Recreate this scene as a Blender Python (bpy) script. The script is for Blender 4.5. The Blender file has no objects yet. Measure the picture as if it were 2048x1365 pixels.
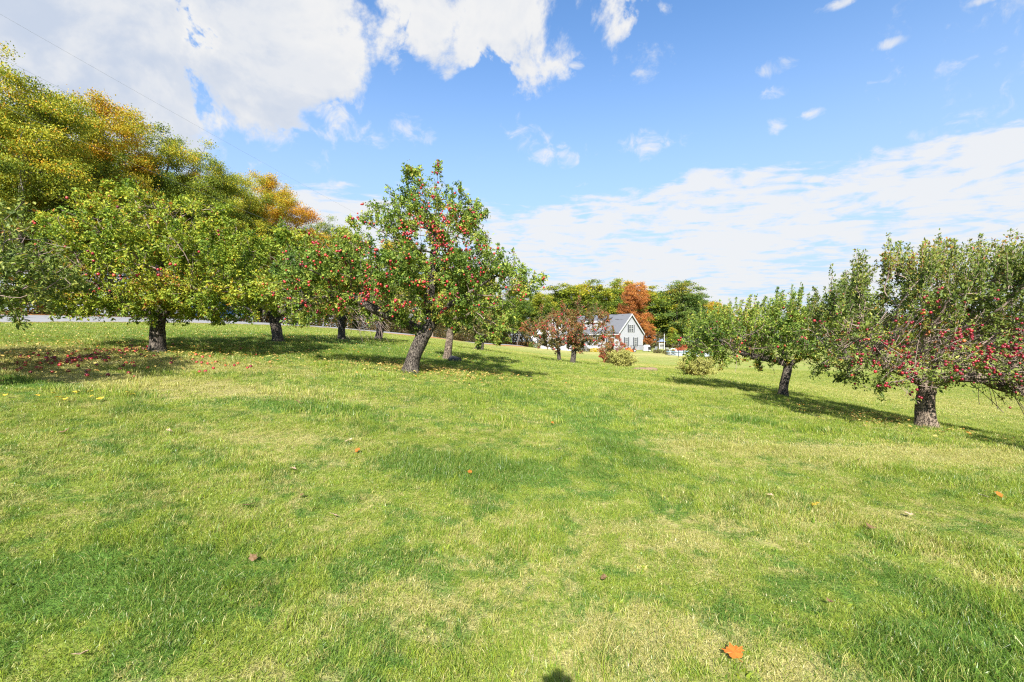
import bpy, math, random
import numpy as np
from mathutils import Vector
C = bpy.context.scene
COL = C.collection
R = math.radians
rng = np.random.default_rng(7)
random.seed(7)

# ------------------------------------------------------------------ camera, sky, sun, exposure
EYE, F, CX, CY = 1.6, 910.0, 1024.0, 682.5
cam_d = bpy.data.cameras.new('camera'); cam = bpy.data.objects.new('camera', cam_d); COL.objects.link(cam)
cam.location = (0, 0, EYE); cam.rotation_euler = (R(90), 0, 0)
cam_d.lens = 16.0; cam_d.sensor_width = 36.0; cam_d.clip_start = 0.02; cam_d.clip_end = 3000
C.camera = cam
SUN_EL, SUN_AZ = 36.2, 5.5          # light travels away from the camera, a little to the right
C.view_settings.view_transform = 'Standard'; C.view_settings.look = 'None'
C.view_settings.gamma = 1.0; C.view_settings.use_curve_mapping = False
C.view_settings.exposure = 1.33
sd = bpy.data.lights.new('sun', 'SUN'); sun = bpy.data.objects.new('sun', sd); COL.objects.link(sun)
sd.energy = 5.0; sd.angle = R(0.53); sd.color = (1.0, 0.955, 0.87)
tv = Vector((math.sin(R(SUN_AZ))*math.cos(R(SUN_EL)), math.cos(R(SUN_AZ))*math.cos(R(SUN_EL)), -math.sin(R(SUN_EL))))
sun.rotation_euler = tv.to_track_quat('-Z', 'Y').to_euler(); sun.location = (0, -20, 40)
C.cycles.use_denoising = False; C.cycles.filter_width = 1.2; C.cycles.max_bounces = 6; C.cycles.diffuse_bounces = 3; C.cycles.glossy_bounces = 2
C.cycles.transmission_bounces = 4; C.cycles.transparent_max_bounces = 4; C.cycles.caustics_reflective = False; C.cycles.caustics_refractive = False

class NT:
    """small helper to write node trees"""
    def __init__(s, nt): s.nt = nt
    def n(s, t, **kw):
        nd = s.nt.nodes.new(t)
        for k, v in kw.items(): setattr(nd, k, v)
        return nd
    def put(s, sock, v):
        if hasattr(v, 'is_output'): s.nt.links.new(v, sock)
        elif v is not None: sock.default_value = v
    def m(s, op, a, b=None, c=None, clamp=False):
        nd = s.n('ShaderNodeMath', operation=op, use_clamp=clamp)
        for i, v in enumerate((a, b, c)):
            if v is not None: s.put(nd.inputs[i], v)
        return nd.outputs[0]
    def vm(s, op, a, b=None):
        nd = s.n('ShaderNodeVectorMath', operation=op)
        s.put(nd.inputs[0], a)
        if b is not None: s.put(nd.inputs[1], b)
        return nd.outputs[0] if op not in ('LENGTH', 'DOT_PRODUCT', 'DISTANCE') else nd.outputs[1]
    def ss(s, x, lo, hi, a=0.0, b=1.0):
        nd = s.n('ShaderNodeMapRange', interpolation_type='SMOOTHSTEP')
        s.put(nd.inputs[0], x); s.put(nd.inputs[1], lo); s.put(nd.inputs[2], hi); s.put(nd.inputs[3], a); s.put(nd.inputs[4], b)
        return nd.outputs[0]
    def noise(s, vec, scale, detail=3.0, rough=0.55, dist=0.0, out=0):
        nd = s.n('ShaderNodeTexNoise')
        s.put(nd.inputs['Vector'], vec); nd.inputs['Scale'].default_value = scale
        nd.inputs['Detail'].default_value = detail; nd.inputs['Roughness'].default_value = rough; nd.inputs['Distortion'].default_value = dist
        return nd.outputs[out]
    def mix(s, f, a, b, mode='MIX'):
        nd = s.n('ShaderNodeMix', data_type='RGBA', blend_type=mode)
        s.put(nd.inputs[0], f)
        s.put(nd.inputs[6], a if hasattr(a, 'is_output') else (*a, 1)[:4]); s.put(nd.inputs[7], b if hasattr(b, 'is_output') else (*b, 1)[:4])
        return nd.outputs[2]
    def ramp(s, x, stops):
        nd = s.n('ShaderNodeValToRGB'); cr = nd.color_ramp
        while len(cr.elements) < len(stops): cr.elements.new(0.5)
        for e, (p, c) in zip(cr.elements, stops): e.position = p; e.color = (*c, 1)
        s.put(nd.inputs[0], x)
        return nd.outputs[0]
    def xyz(s, v):
        nd = s.n('ShaderNodeSeparateXYZ'); s.put(nd.inputs[0], v); return nd.outputs
    def comb(s, x, y, z):
        nd = s.n('ShaderNodeCombineXYZ'); s.put(nd.inputs[0], x); s.put(nd.inputs[1], y); s.put(nd.inputs[2], z); return nd.outputs[0]

def make_world():
    w = bpy.data.worlds.new('World'); C.world = w; w.use_nodes = True
    nt = w.node_tree; nt.nodes.clear(); T = NT(nt)
    sky = T.n('ShaderNodeTexSky', sky_type='NISHITA', sun_disc=False)
    sky.sun_elevation = R(SUN_EL); sky.sun_rotation = R(180 + SUN_AZ); sky.altitude = 60
    sky.air_density = 1.0; sky.dust_density = 0.5; sky.ozone_density = 2.2
    hs = T.n('ShaderNodeHueSaturation'); hs.inputs['Saturation'].default_value = 1.16; hs.inputs['Value'].default_value = 1.40; hs.inputs['Hue'].default_value = 0.502
    nt.links.new(sky.outputs[0], hs.inputs['Color'])
    skyc = hs.outputs[0]
    d = T.n('ShaderNodeTexCoord').outputs['Generated']
    x, y, z = T.xyz(d)
    zz = T.m('ADD', T.m('MAXIMUM', z, 0.0), 0.025)
    qx = T.m('DIVIDE', x, zz); qy = T.m('DIVIDE', y, zz)
    q = T.comb(qx, qy, 0.0)
    # cumulus bank overhead and to the left
    big = T.noise(q, 1.15, 2.0, 0.5); fb = T.noise(d, 5.2, 9.0, 0.6, 0.25); fbs = T.noise(T.vm('ADD', d, (-.012, -.035, .055)), 5.2, 5.0, 0.55, 0.25); fb2 = T.noise(T.vm('ADD', q, (7.3, 2.1, 4.0)), 3.4, 6.0, 0.55, 0.2)
    s = T.m('SUBTRACT', T.m('SUBTRACT', 1.42, T.m('MULTIPLY', qx, 0.57)), qy)
    edge = T.m('ADD', s, T.m('ADD', T.m('MULTIPLY', T.m('SUBTRACT', fb, 0.5), 3.1), T.m('MULTIPLY', T.m('SUBTRACT', big, 0.5), 0.7)))
    edge = T.m('MINIMUM', edge, T.m('ADD', T.m('MULTIPLY', T.m('SUBTRACT', fb, 0.5), 2.0), T.m('SUBTRACT', 1.5, s)))
    edge = T.m('SUBTRACT', edge, T.m('MULTIPLY', T.ss(T.noise(T.vm('ADD', d, (3.1, 1.7, 5.2)), 7.5, 6.0, .6, .3), .54, .80), 1.0))
    bank = T.ss(edge, -0.04, 0.30)
    thick = T.ss(T.m('ADD', edge, T.m('MULTIPLY', T.m('SUBTRACT', fb2, 0.5), 0.9)), 0.22, 0.75)
    # rippled altocumulus sheet towards the horizon
    warp = T.noise(q, 1.3, 3.0, 0.5, 0.0, 1)
    q2 = T.vm('ADD', T.vm('MULTIPLY', q, (0.8, 1.25, 1.0)), T.vm('MULTIPLY', warp, (0.55, 0.55, 0.0)))
    rip = T.m('ADD', T.m('MULTIPLY', T.noise(q2, 4.2, 6.0, 0.58, 0.25), .52), T.m('MULTIPLY', T.noise(T.vm('ADD', T.vm('MULTIPLY', d, (1, 1, 2.1)), T.vm('MULTIPLY', warp, (.05, .05, .03))), 15.0, 6.0, 0.58, 0.3), .48)); cov = T.noise(q, 0.75, 4.0, 0.55)
    l1 = T.m('ADD', qy, T.m('ADD', T.m('MULTIPLY', T.m('MAXIMUM', qx, -0.05), 0.62), T.ss(qx, 0.1, -0.7, 0.0, 0.42)))
    side = T.m('SUBTRACT', T.m('SUBTRACT', l1, 2.72), 0.0)
    reg = T.m('ADD', side, T.m('MULTIPLY', T.m('SUBTRACT', cov, 0.5), 1.3))
    regm = T.ss(reg, -0.15, 0.85)
    thr = T.m('ADD', T.m('SUBTRACT', 0.68, T.m('MULTIPLY', regm, 0.26)), T.m('MULTIPLY', T.m('SUBTRACT', cov, 0.5), -0.45))
    sheet = T.m('MULTIPLY', T.ss(T.m('SUBTRACT', rip, thr), -0.06, 0.10), T.ss(reg, -0.3, 0.15))
    sheet = T.m('MULTIPLY', sheet, 0.9)
    # small fair-weather puffs: (pixel-free) directions on the sky with an angular size
    puffs = None
    for (az, el, wd, ht) in ((29.5, 27.5, 2.1, 1.1), (30.8, 25.4, 2.0, 0.8), (8.0, 31.2, 1.2, 0.9), (16.0, 22.6, 3.2, 1.9), (2.2, 24.2, 3.4, 2.2), (5.5, 22.2, 4.0, 1.6),
                             (30.0, 22.3, 1.3, 0.9), (33.0, 22.6, 1.5, 0.6), (39.5, 26.7, 1.7, 0.5), (20.2, 22.4, 1.9, 0.9), (-12.5, 24.0, 3.0, 1.8), (-21.5, 25.0, 2.6, 1.5), (-19.5, 23.2, 4.2, 1.5), (36.5, 31.0, 2.6, 0.5), (46.5, 27.5, 1.6, 0.4), (-28.0, 22.4, 3.2, 1.8)):
        a, e = R(az), R(el)
        c = Vector((math.sin(a)*math.cos(e), math.cos(a)*math.cos(e), math.sin(e)))
        u = Vector((math.cos(a), -math.sin(a), 0)); v = u.cross(c)
        du = T.m('DIVIDE', T.vm('DOT_PRODUCT', d, tuple(u)), R(wd)); dv = T.m('DIVIDE', T.vm('DOT_PRODUCT', d, tuple(v)), R(ht))
        front = T.m('GREATER_THAN', T.vm('DOT_PRODUCT', d, tuple(c)), 0.5)
        g = T.m('MULTIPLY', T.m('SUBTRACT', 1.0, T.m('ADD', T.m('MULTIPLY', du, du), T.m('MULTIPLY', dv, dv))), front)
        g = T.m('MAXIMUM', g, -1.2)
        puffs = g if puffs is None else T.m('MAXIMUM', puffs, g)
    pf = T.noise(d, 26.0, 6.0, 0.6, 0.5)
    puff = T.m('MULTIPLY', T.ss(T.m('ADD', puffs, T.m('MULTIPLY', T.m('SUBTRACT', pf, 0.5), 5.0)), 0.2, 1.9), 0.85)
    cloud = T.m('MAXIMUM', T.m('MAXIMUM', bank, sheet), T.m('MULTIPLY', puff, T.m('GREATER_THAN', puffs, -1.19)))
    cloud = T.m('MULTIPLY', cloud, T.ss(z, -0.01, 0.03))
    relief = T.ss(T.m('SUBTRACT', fbs, fb), -.09, .10)
    shade = T.m('ADD', T.m('MULTIPLY', T.m('MULTIPLY', thick, bank), .26), T.m('MULTIPLY', T.m('MULTIPLY', relief, bank), .60), clamp=True)
    ccol = T.mix(shade, (4.5, 4.52, 4.55), (2.75, 3.2, 4.0))
    hz = T.ss(z, 0.05, 0.62, 1.0, 0.0)
    skyh = T.mix(T.m('MULTIPLY', hz, 0.92, clamp=True), skyc, (2.75, 3.6, 4.75))
    col = T.mix(cloud, skyh, ccol)
    bg = T.n('ShaderNodeBackground'); nt.links.new(col, bg.inputs[0]); bg.inputs[1].default_value = 0.079
    out = T.n('ShaderNodeOutputWorld'); nt.links.new(bg.outputs[0], out.inputs[0])
    w.cycles.sampling_method = 'MANUAL'; w.cycles.sample_map_resolution = 512
make_world()

# ------------------------------------------------------------------ terrain height
CTRL = np.array([
 (0,0,0),(0,3,.04),(-4,3,.34),(4,3,-.06),(8,3,-.12),(8.6,5,-.1),(7.93,8.7,-.09),(8.0,13.5,-.06),(9.4,9,-.22),(9.3,13.5,-.2),(9.6,5,-.22),
 (12,9,-.82),(12,14,-.75),(12,4,-.8),(16,9,-1.45),(16,16,-1.25),(22,14,-1.8),(22,24,-1.6),(30,26,-1.9),(14,26,-.75),(18,40,-1.0),
 (0,7,.36),(0,10.5,.6),(3,10.5,.3),(5.5,10.5,.1),(3,16,.45),(-2.35,10.5,.87),(-2.3,16.5,.87),(-1.8,27,1.0),
 (-8.6,11,1.31),(-8,15.5,1.57),(-7.5,20,1.66),(-7,24,1.66),(-7,30,1.57),(-9,6.2,1.05),(-5,6,.68),(-14,8,1.55),(-14,3,1.2),(-14,14,1.8),
 (3,22,.50),(2.8,27,.36),(5.8,24,.2),(8.1,20,.06),(3,40,.25),(3,60,.1),(12,60,-.5),(25,70,-.68),(25,98,-.45),(5.5,96,-.38),(40,98,-.5),
 (-24.8,22,2.5),(-23.3,26,2.68),(-20.7,33,2.85),(-18,40,2.85),(-14.2,50,2.52),(-10.5,60,2.15),(-3,80,1.0),(2.7,95,.42),
 (-30.4,24.1,3.0),(-28.9,28.1,3.15),(-23.6,42.1,3.25),(-16.1,62.1,2.55),(-8.6,82.1,1.4),(-2.9,97.1,.7),
 (-36,14,2.7),(-30,10,2.1),(-40,2,2.4),(-50,30,4.2),(-40,60,4.2),(-25,90,2.4),(0,130,1.2),(40,135,.4),(90,120,-.8),(70,60,-1.8),(45,25,-2.2),(40,0,-2.3),
 (20,0,-1.6),(0,-15,-.3),(-20,-10,1.4),(30,-30,-2.2),(-40,-40,2.4),(0,-60,-1)], float)
def _phi(r2): return 0.5*r2*np.log(r2 + 1e-9)
def _tps():
    P = CTRL[:, :2]; n = len(P)
    K = _phi(((P[:, None]-P[None])**2).sum(2)) + np.eye(n)*2.0
    A = np.zeros((n+3, n+3)); A[:n, :n] = K; A[:n, n] = 1; A[:n, n+1:] = P; A[n, :n] = 1; A[n+1:, :n] = P.T
    return np.linalg.solve(A, np.concatenate([CTRL[:, 2], np.zeros(3)]))
_S = _tps()
def height(x, y):
    x = np.atleast_1d(np.asarray(x, float)); y = np.atleast_1d(np.asarray(y, float)); sh = x.shape
    x = x.ravel(); y = y.ravel(); out = np.zeros(len(x)); n = len(CTRL)
    for i in range(0, len(x), 20000):
        xx, yy = x[i:i+20000], y[i:i+20000]
        r2 = (xx[:, None]-CTRL[None, :, 0])**2 + (yy[:, None]-CTRL[None, :, 1])**2
        z = _phi(r2) @ _S[:n] + _S[n] + _S[n+1]*xx + _S[n+2]*yy
        rad = np.hypot(xx, yy-20); w = np.clip((rad-90)/120, 0, 1); w = w*w*(3-2*w)
        z = np.clip(z, -8, 9)*(1-w) + (-0.8)*w
        z += 0.018*np.sin(xx*2.3+yy*.7)*np.sin(yy*1.9-xx*.6) + 0.012*np.sin(xx*5.1+1.3)*np.sin(yy*4.3+.4)
        out[i:i+20000] = z
    return out.reshape(sh)
def hz(x, y): return float(height(x, y)[0])
def gpos(px, py):
    """where the view ray through a photo pixel meets the ground"""
    dx, dz = (px-CX)/F, (CY-py)/F
    t = np.linspace(1.2, 130, 6000); g = EYE + dz*t - height(dx*t, t)
    k = np.argmax(g < 0); a, b = t[max(k-1, 0)], t[k]
    for _ in range(20):
        m = (a+b)/2
        if EYE+dz*m-hz(dx*m, m) < 0: b = m
        else: a = m
    return dx*b, b, hz(dx*b, b)
def at(px, D): return (px-CX)/F*D, D, hz((px-CX)/F*D, D)
def zof(py, D): return EYE + (CY-py)/F*D

# ------------------------------------------------------------------ object helpers
def tag(o, label=None, cat=None, group=None, kind=None):
    if label: o['label'] = label
    if cat: o['category'] = cat
    if group: o['group'] = group
    if kind: o['kind'] = kind
    return o
def empty(name, loc, rz=0.0):
    o = bpy.data.objects.new(name, None); COL.objects.link(o); o.location = loc; o.rotation_euler = (0, 0, rz); o.empty_display_size = .2
    return o
def link(name, me, mat=None, parent=None, loc=None):
    o = bpy.data.objects.new(name, me); COL.objects.link(o)
    if mat is not None and not me.materials: me.materials.append(mat)
    if parent is not None: o.parent = parent
    if loc is not None: o.location = loc
    return o
def npmesh(name, V, Fc, attrs=None, smooth=False, fsize=None):
    """mesh from numpy arrays; Fc (n,k) polygons of equal size"""
    me = bpy.data.meshes.new(name); V = np.asarray(V, np.float32); Fc = np.asarray(Fc, np.int32)
    me.vertices.add(len(V)); me.vertices.foreach_set('co', V.ravel())
    k = Fc.shape[1] if Fc.ndim == 2 else 3
    me.loops.add(Fc.size); me.loops.foreach_set('vertex_index', Fc.ravel())
    me.polygons.add(len(Fc)); me.polygons.foreach_set('loop_start', np.arange(len(Fc), dtype=np.int32)*k)
    me.polygons.foreach_set('loop_total', np.full(len(Fc), k, np.int32))
    me.polygons.foreach_set('use_smooth', np.full(len(Fc), smooth))
    for nm, a in (attrs or {}).items():
        at_ = me.attributes.new(nm, 'FLOAT', 'POINT'); at_.data.foreach_set('value', np.asarray(a, np.float32))
    me.update(calc_edges=True)
    return me
class MB:
    """collects boxes, prisms and tubes; build() links them as ONE mesh object"""
    def __init__(s): s.v = []; s.f = []
    def add(s, V, Fs):
        o = len(s.v); s.v += [tuple(map(float, p)) for p in V]; s.f += [tuple(i+o for i in f) for f in Fs]; return s
    def box(s, x0, x1, y0, y1, z0, z1):
        return s.add([(x0,y0,z0),(x1,y0,z0),(x1,y1,z0),(x0,y1,z0),(x0,y0,z1),(x1,y0,z1),(x1,y1,z1),(x0,y1,z1)],
                     [(0,3,2,1),(4,5,6,7),(0,1,5,4),(1,2,6,5),(2,3,7,6),(3,0,4,7)])
    def prism(s, poly, y0, y1):
        """polygon in x-z pulled from y0 to y1"""
        n = len(poly)
        return s.add([(x, y0, z) for x, z in poly]+[(x, y1, z) for x, z in poly],
                     [tuple(range(n)), tuple(range(2*n-1, n-1, -1))]+[(i, i+n, (i+1) % n+n, (i+1) % n) for i in range(n)])
    def tube(s, pts, rad, n=8, caps=True):
        pts = [Vector(p) for p in pts]; rad = [rad]*len(pts) if not hasattr(rad, '__len__') else rad
        V = []; ref = Vector((0.31, 0.17, 0.93))
        for i, p in enumerate(pts):
            t = (pts[min(i+1, len(pts)-1)]-pts[max(i-1, 0)]).normalized()
            a = t.cross(ref)
            if a.length < .1: a = t.cross(Vector((1, 0, 0)))
            a.normalize(); b = t.cross(a)
            for k in range(n): V.append(p + (a*math.cos(2*math.pi*k/n)+b*math.sin(2*math.pi*k/n))*rad[i])
        Fs = [(i*n+k, i*n+(k+1) % n, (i+1)*n+(k+1) % n, (i+1)*n+k) for i in range(len(pts)-1) for k in range(n)]
        if caps: Fs += [tuple(range(n-1, -1, -1)), tuple((len(pts)-1)*n+k for k in range(n))]
        return s.add(V, Fs)
    def lathe(s, prof, n=16):
        V = [(r*math.cos(2*math.pi*k/n), r*math.sin(2*math.pi*k/n), z) for r, z in prof for k in range(n)]
        return s.add(V, [(i*n+k, i*n+(k+1) % n, (i+1)*n+(k+1) % n, (i+1)*n+k) for i in range(len(prof)-1) for k in range(n)])
    def mesh(s, name, smooth=False):
        me = bpy.data.meshes.new(name); me.from_pydata(s.v, [], s.f); me.update()
        if smooth: me.polygons.foreach_set('use_smooth', [True]*len(me.polygons))
        return me
    def build(s, name, mat, parent=None, smooth=False, loc=None): return link(name, s.mesh(name, smooth), mat, parent, loc)

# ------------------------------------------------------------------ materials
def new_mat(name):
    m = bpy.data.materials.new(name); m.use_nodes = True; m.node_tree.nodes.clear(); T = NT(m.node_tree)
    out = T.n('ShaderNodeOutputMaterial'); return m, T, out
def pbr(name, col, rough=.6, metal=0.0, bump=None, var=0.12, vscale=6.0, spec=.4):
    m, T, out = new_mat(name); b = T.n('ShaderNodeBsdfPrincipled')
    tc = T.n('ShaderNodeTexCoord').outputs['Object']
    n = T.noise(tc, vscale, 5.0, .6)
    c2 = tuple(max(0, c*(1-2*var)) for c in col); c1 = tuple(min(1, c*(1+2*var)) for c in col)
    T.put(b.inputs['Base Color'], T.mix(n, c2, c1)); b.inputs['Roughness'].default_value = rough; b.inputs['Metallic'].default_value = metal
    b.inputs['Specular IOR Level'].default_value = spec
    if bump:
        bn = T.n('ShaderNodeBump'); bn.inputs['Strength'].default_value = bump[1]; bn.inputs['Distance'].default_value = bump[2]
        T.put(bn.inputs['Height'], T.noise(tc, bump[0], 5.0, .6)); m.node_tree.links.new(bn.outputs[0], b.inputs['Normal'])
    m.node_tree.links.new(b.outputs[0], out.inputs[0]); return m
def leaf_mat(name, stops, trans=.32, gloss=.012, hue=0.0):
    m, T, out = new_mat(name); L = m.node_tree.links
    r = T.n('ShaderNodeAttribute', attribute_name='r').outputs['Fac']
    if hue: r = T.m('ADD', r, T.m('MULTIPLY', T.m('SUBTRACT', T.n('ShaderNodeObjectInfo').outputs['Random'], .5), hue), clamp=True)
    c = T.ramp(r, stops)
    df = T.n('ShaderNodeBsdfDiffuse'); T.put(df.inputs[0], c)
    tr = T.n('ShaderNodeBsdfTranslucent'); T.put(tr.inputs[0], T.mix(1.0, c, (1.15, 1.1, .55), 'MULTIPLY'))
    mx = T.n('ShaderNodeMixShader'); mx.inputs[0].default_value = trans; L.new(df.outputs[0], mx.inputs[1]); L.new(tr.outputs[0], mx.inputs[2])
    gl = T.n('ShaderNodeBsdfGlossy'); gl.inputs['Roughness'].default_value = .5; gl.inputs[0].default_value = (1, 1, 1, 1)
    m2 = T.n('ShaderNodeMixShader'); m2.inputs[0].default_value = gloss; L.new(mx.outputs[0], m2.inputs[1]); L.new(gl.outputs[0], m2.inputs[2])
    L.new(m2.outputs[0], out.inputs[0]); return m
def bark_mat(name, dark, light, scale=15.0):
    m, T, out = new_mat(name); L = m.node_tree.links
    tc = T.n('ShaderNodeTexCoord').outputs['Object']; v = T.vm('MULTIPLY', tc, (1, 1, .38))
    vo = T.n('ShaderNodeTexVoronoi', feature='DISTANCE_TO_EDGE'); T.put(vo.inputs['Vector'], T.vm('ADD', v, T.vm('MULTIPLY', T.noise(tc, 7.0, 3, .5, 0, 1), (.12, .12, .12)))); vo.inputs['Scale'].default_value = scale*2.2
    n = T.noise(v, scale, 6.0, .65); n2 = T.noise(tc, scale*.45, 3.0, .5); crack = T.ss(vo.outputs[0], .0, .16)
    h = T.m('ADD', T.m('MULTIPLY', n, .6), T.m('MULTIPLY', crack, .5))
    c = T.mix(T.ss(h, .35, .85), dark, light)
    c = T.mix(T.ss(n2, .56, .70), c, (light[0]*1.35, light[1]*1.38, light[2]*1.3))
    b = T.n('ShaderNodeBsdfPrincipled'); T.put(b.inputs['Base Color'], c); b.inputs['Roughness'].default_value = .9; b.inputs['Specular IOR Level'].default_value = .15
    bn = T.n('ShaderNodeBump'); bn.inputs['Strength'].default_value = .9; bn.inputs['Distance'].default_value = .03; T.put(bn.inputs['Height'], h)
    L.new(bn.outputs[0], b.inputs['Normal']); L.new(b.outputs[0], out.inputs[0]); return m

# patches on the lawn: x, y, rx, ry, straw amount (dry, worn turf) ; soil patches ; leaf covered verge
DRY = [(-6.1, 7.5, 2.3, .5, .30), (5.4, 6.2, 3.0, .5, .20), (-7.5, 9.6, 3.0, .7, .18), (1.2, 3.6, .8, .35, .10), (.7, 2.45, .45, .22, .13), (1.5, 2.2, .35, .2, .12), (-.5, 2.7, .4, .2, .10), (3.0, 4.1, .9, .3, .10), (-3.0, 5.4, 1.0, .3, .08),
       (-10.2, 9.0, 2.4, 1.5, .3), (9, 40, 12, 3, .22), (20, 75, 22, 9, .20), (21, 24, 9, 7, .10), (4.2, 13.8, 3.0, .5, .12)]
SOIL = [(8.1, 20.0, 1.25, .75), (5.8, 24.0, .95, .5), (6.9, 21.9, 1.3, .28), (4.6, 26.0, .9, .3)]
LUSH = [(-.18, 4.9, .75, .4, .3), (-1.0, 5.0, .4, .35, .25), (-7.4, 7.0, .7, .35, .3), (-2.4, 2.6, .9, .45, .2), (.65, 9.0, 1.4, .9, .12), (4.3, 8.2, .5, .25, .3), (-3.2, 6.9, .9, .3, .25), (2.6, 2.5, .8, .4, .2), (-8, 17, 6, 4, .2), (1.3, 6.5, .5, 1.6, .15)]
def ell(T, px, py, e):
    dx = T.m('DIVIDE', T.m('SUBTRACT', px, e[0]), e[2]); dy = T.m('DIVIDE', T.m('SUBTRACT', py, e[1]), e[3])
    return T.m('POWER', 2.718, T.m('MULTIPLY', T.m('ADD', T.m('MULTIPLY', dx, dx), T.m('MULTIPLY', dy, dy)), -1.0))
def lawn_group():
    g = bpy.data.node_groups.new('lawn_tone', 'ShaderNodeTree')
    for nm in ('dry', 'lush', 'soil', 'litter'): g.interface.new_socket(nm, in_out='OUTPUT', socket_type='NodeSocketFloat')
    T = NT(g); pos = T.n('ShaderNodeNewGeometry').outputs['Position']; x, y, z = T.xyz(pos)
    p = T.comb(x, y, 0.0)
    n1 = T.noise(p, .5, 3.0, .55); n2 = T.noise(T.vm('ADD', p, (13, 5, 0)), 3.1, 4.0, .6, .6); n3 = T.noise(p, 8.5, 3.0, .65, .4)
    dry = T.m('ADD', T.m('ADD', T.m('MULTIPLY', n1, .18), T.m('MULTIPLY', n2, .42)), T.m('MULTIPLY', n3, .40))
    for e in DRY: dry = T.m('ADD', dry, T.m('MULTIPLY', ell(T, x, y, e), e[4]))
    n4 = T.noise(T.vm('ADD', p, (-9, 31, 0)), 2.3, 4.0, .64, .7)
    lush = n4
    for e in LUSH:
        b = ell(T, x, y, e); lush = T.m('ADD', lush, T.m('MULTIPLY', b, e[4]*.85)); dry = T.m('SUBTRACT', dry, T.m('MULTIPLY', b, e[4]*.7))
    soil = None
    for e in SOIL:
        b = ell(T, x, y, e); soil = b if soil is None else T.m('MAXIMUM', soil, b)
    soil = T.m('MULTIPLY', T.ss(T.m('ADD', soil, T.m('MULTIPLY', T.m('SUBTRACT', n3, .5), .5)), .35, .6), 1.0)
    # leaf covered verge along the road:   distance to the road's near edge
    dr = T.m('SUBTRACT', T.m('MULTIPLY', T.m('SUBTRACT', x, T.m('ADD', -24.8, T.m('MULTIPLY', T.m('SUBTRACT', y, 22.0), .377))), .9357), 0.0)
    wide = T.ss(y, 26, 60, 1.1, 4.5)
    lit = T.ss(T.m('ADD', T.m('DIVIDE', dr, wide), T.m('MULTIPLY', T.m('SUBTRACT', n3, .5), .9)), 1.2, .5)
    go = T.n('NodeGroupOutput')
    for i, v in enumerate((T.ss(dry, .455, .63), T.ss(lush, .475, .60), soil, lit)): T.put(go.inputs[i], v)
    return g
LAWN = lawn_group()
def lawn_nodes(T):
    nd = T.n('ShaderNodeGroup'); nd.node_tree = LAWN; return nd.outputs
G_MID, G_LUSH, G_DRY = (.215, .275, .045), (.10, .21, .03), (.47, .40, .17)
def ground_mat():
    m, T, out = new_mat('lawn_turf'); o = lawn_nodes(T); pos = T.n('ShaderNodeNewGeometry').outputs['Position']
    x, y, z = T.xyz(pos); nf = T.noise(pos, 28.0, 4.0, .65); st = T.noise(T.comb(T.m('MULTIPLY', x, .12), T.m('MULTIPLY', y, .55), 0), 1.0, 3.0, .6)
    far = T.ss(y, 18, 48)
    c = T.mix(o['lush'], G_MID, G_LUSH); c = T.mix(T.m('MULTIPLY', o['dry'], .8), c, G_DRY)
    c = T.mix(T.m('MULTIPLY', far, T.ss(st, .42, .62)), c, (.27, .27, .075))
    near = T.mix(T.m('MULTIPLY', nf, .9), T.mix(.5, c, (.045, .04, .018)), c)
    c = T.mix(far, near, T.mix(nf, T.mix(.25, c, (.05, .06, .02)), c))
    c = T.mix(o['litter'], c, T.mix(T.ss(nf, .4, .6), (.24, .10, .035), (.42, .22, .07)))
    c = T.mix(o['soil'], c, T.mix(nf, (.16, .10, .06), (.40, .29, .19)))
    b = T.n('ShaderNodeBsdfPrincipled'); T.put(b.inputs['Base Color'], c); b.inputs['Roughness'].default_value = .95; b.inputs['Specular IOR Level'].default_value = .1
    bn = T.n('ShaderNodeBump'); bn.inputs['Strength'].default_value = .8; bn.inputs['Distance'].default_value = .05; T.put(bn.inputs['Height'], nf)
    m.node_tree.links.new(bn.outputs[0], b.inputs['Normal']); m.node_tree.links.new(b.outputs[0], out.inputs[0]); return m
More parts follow.
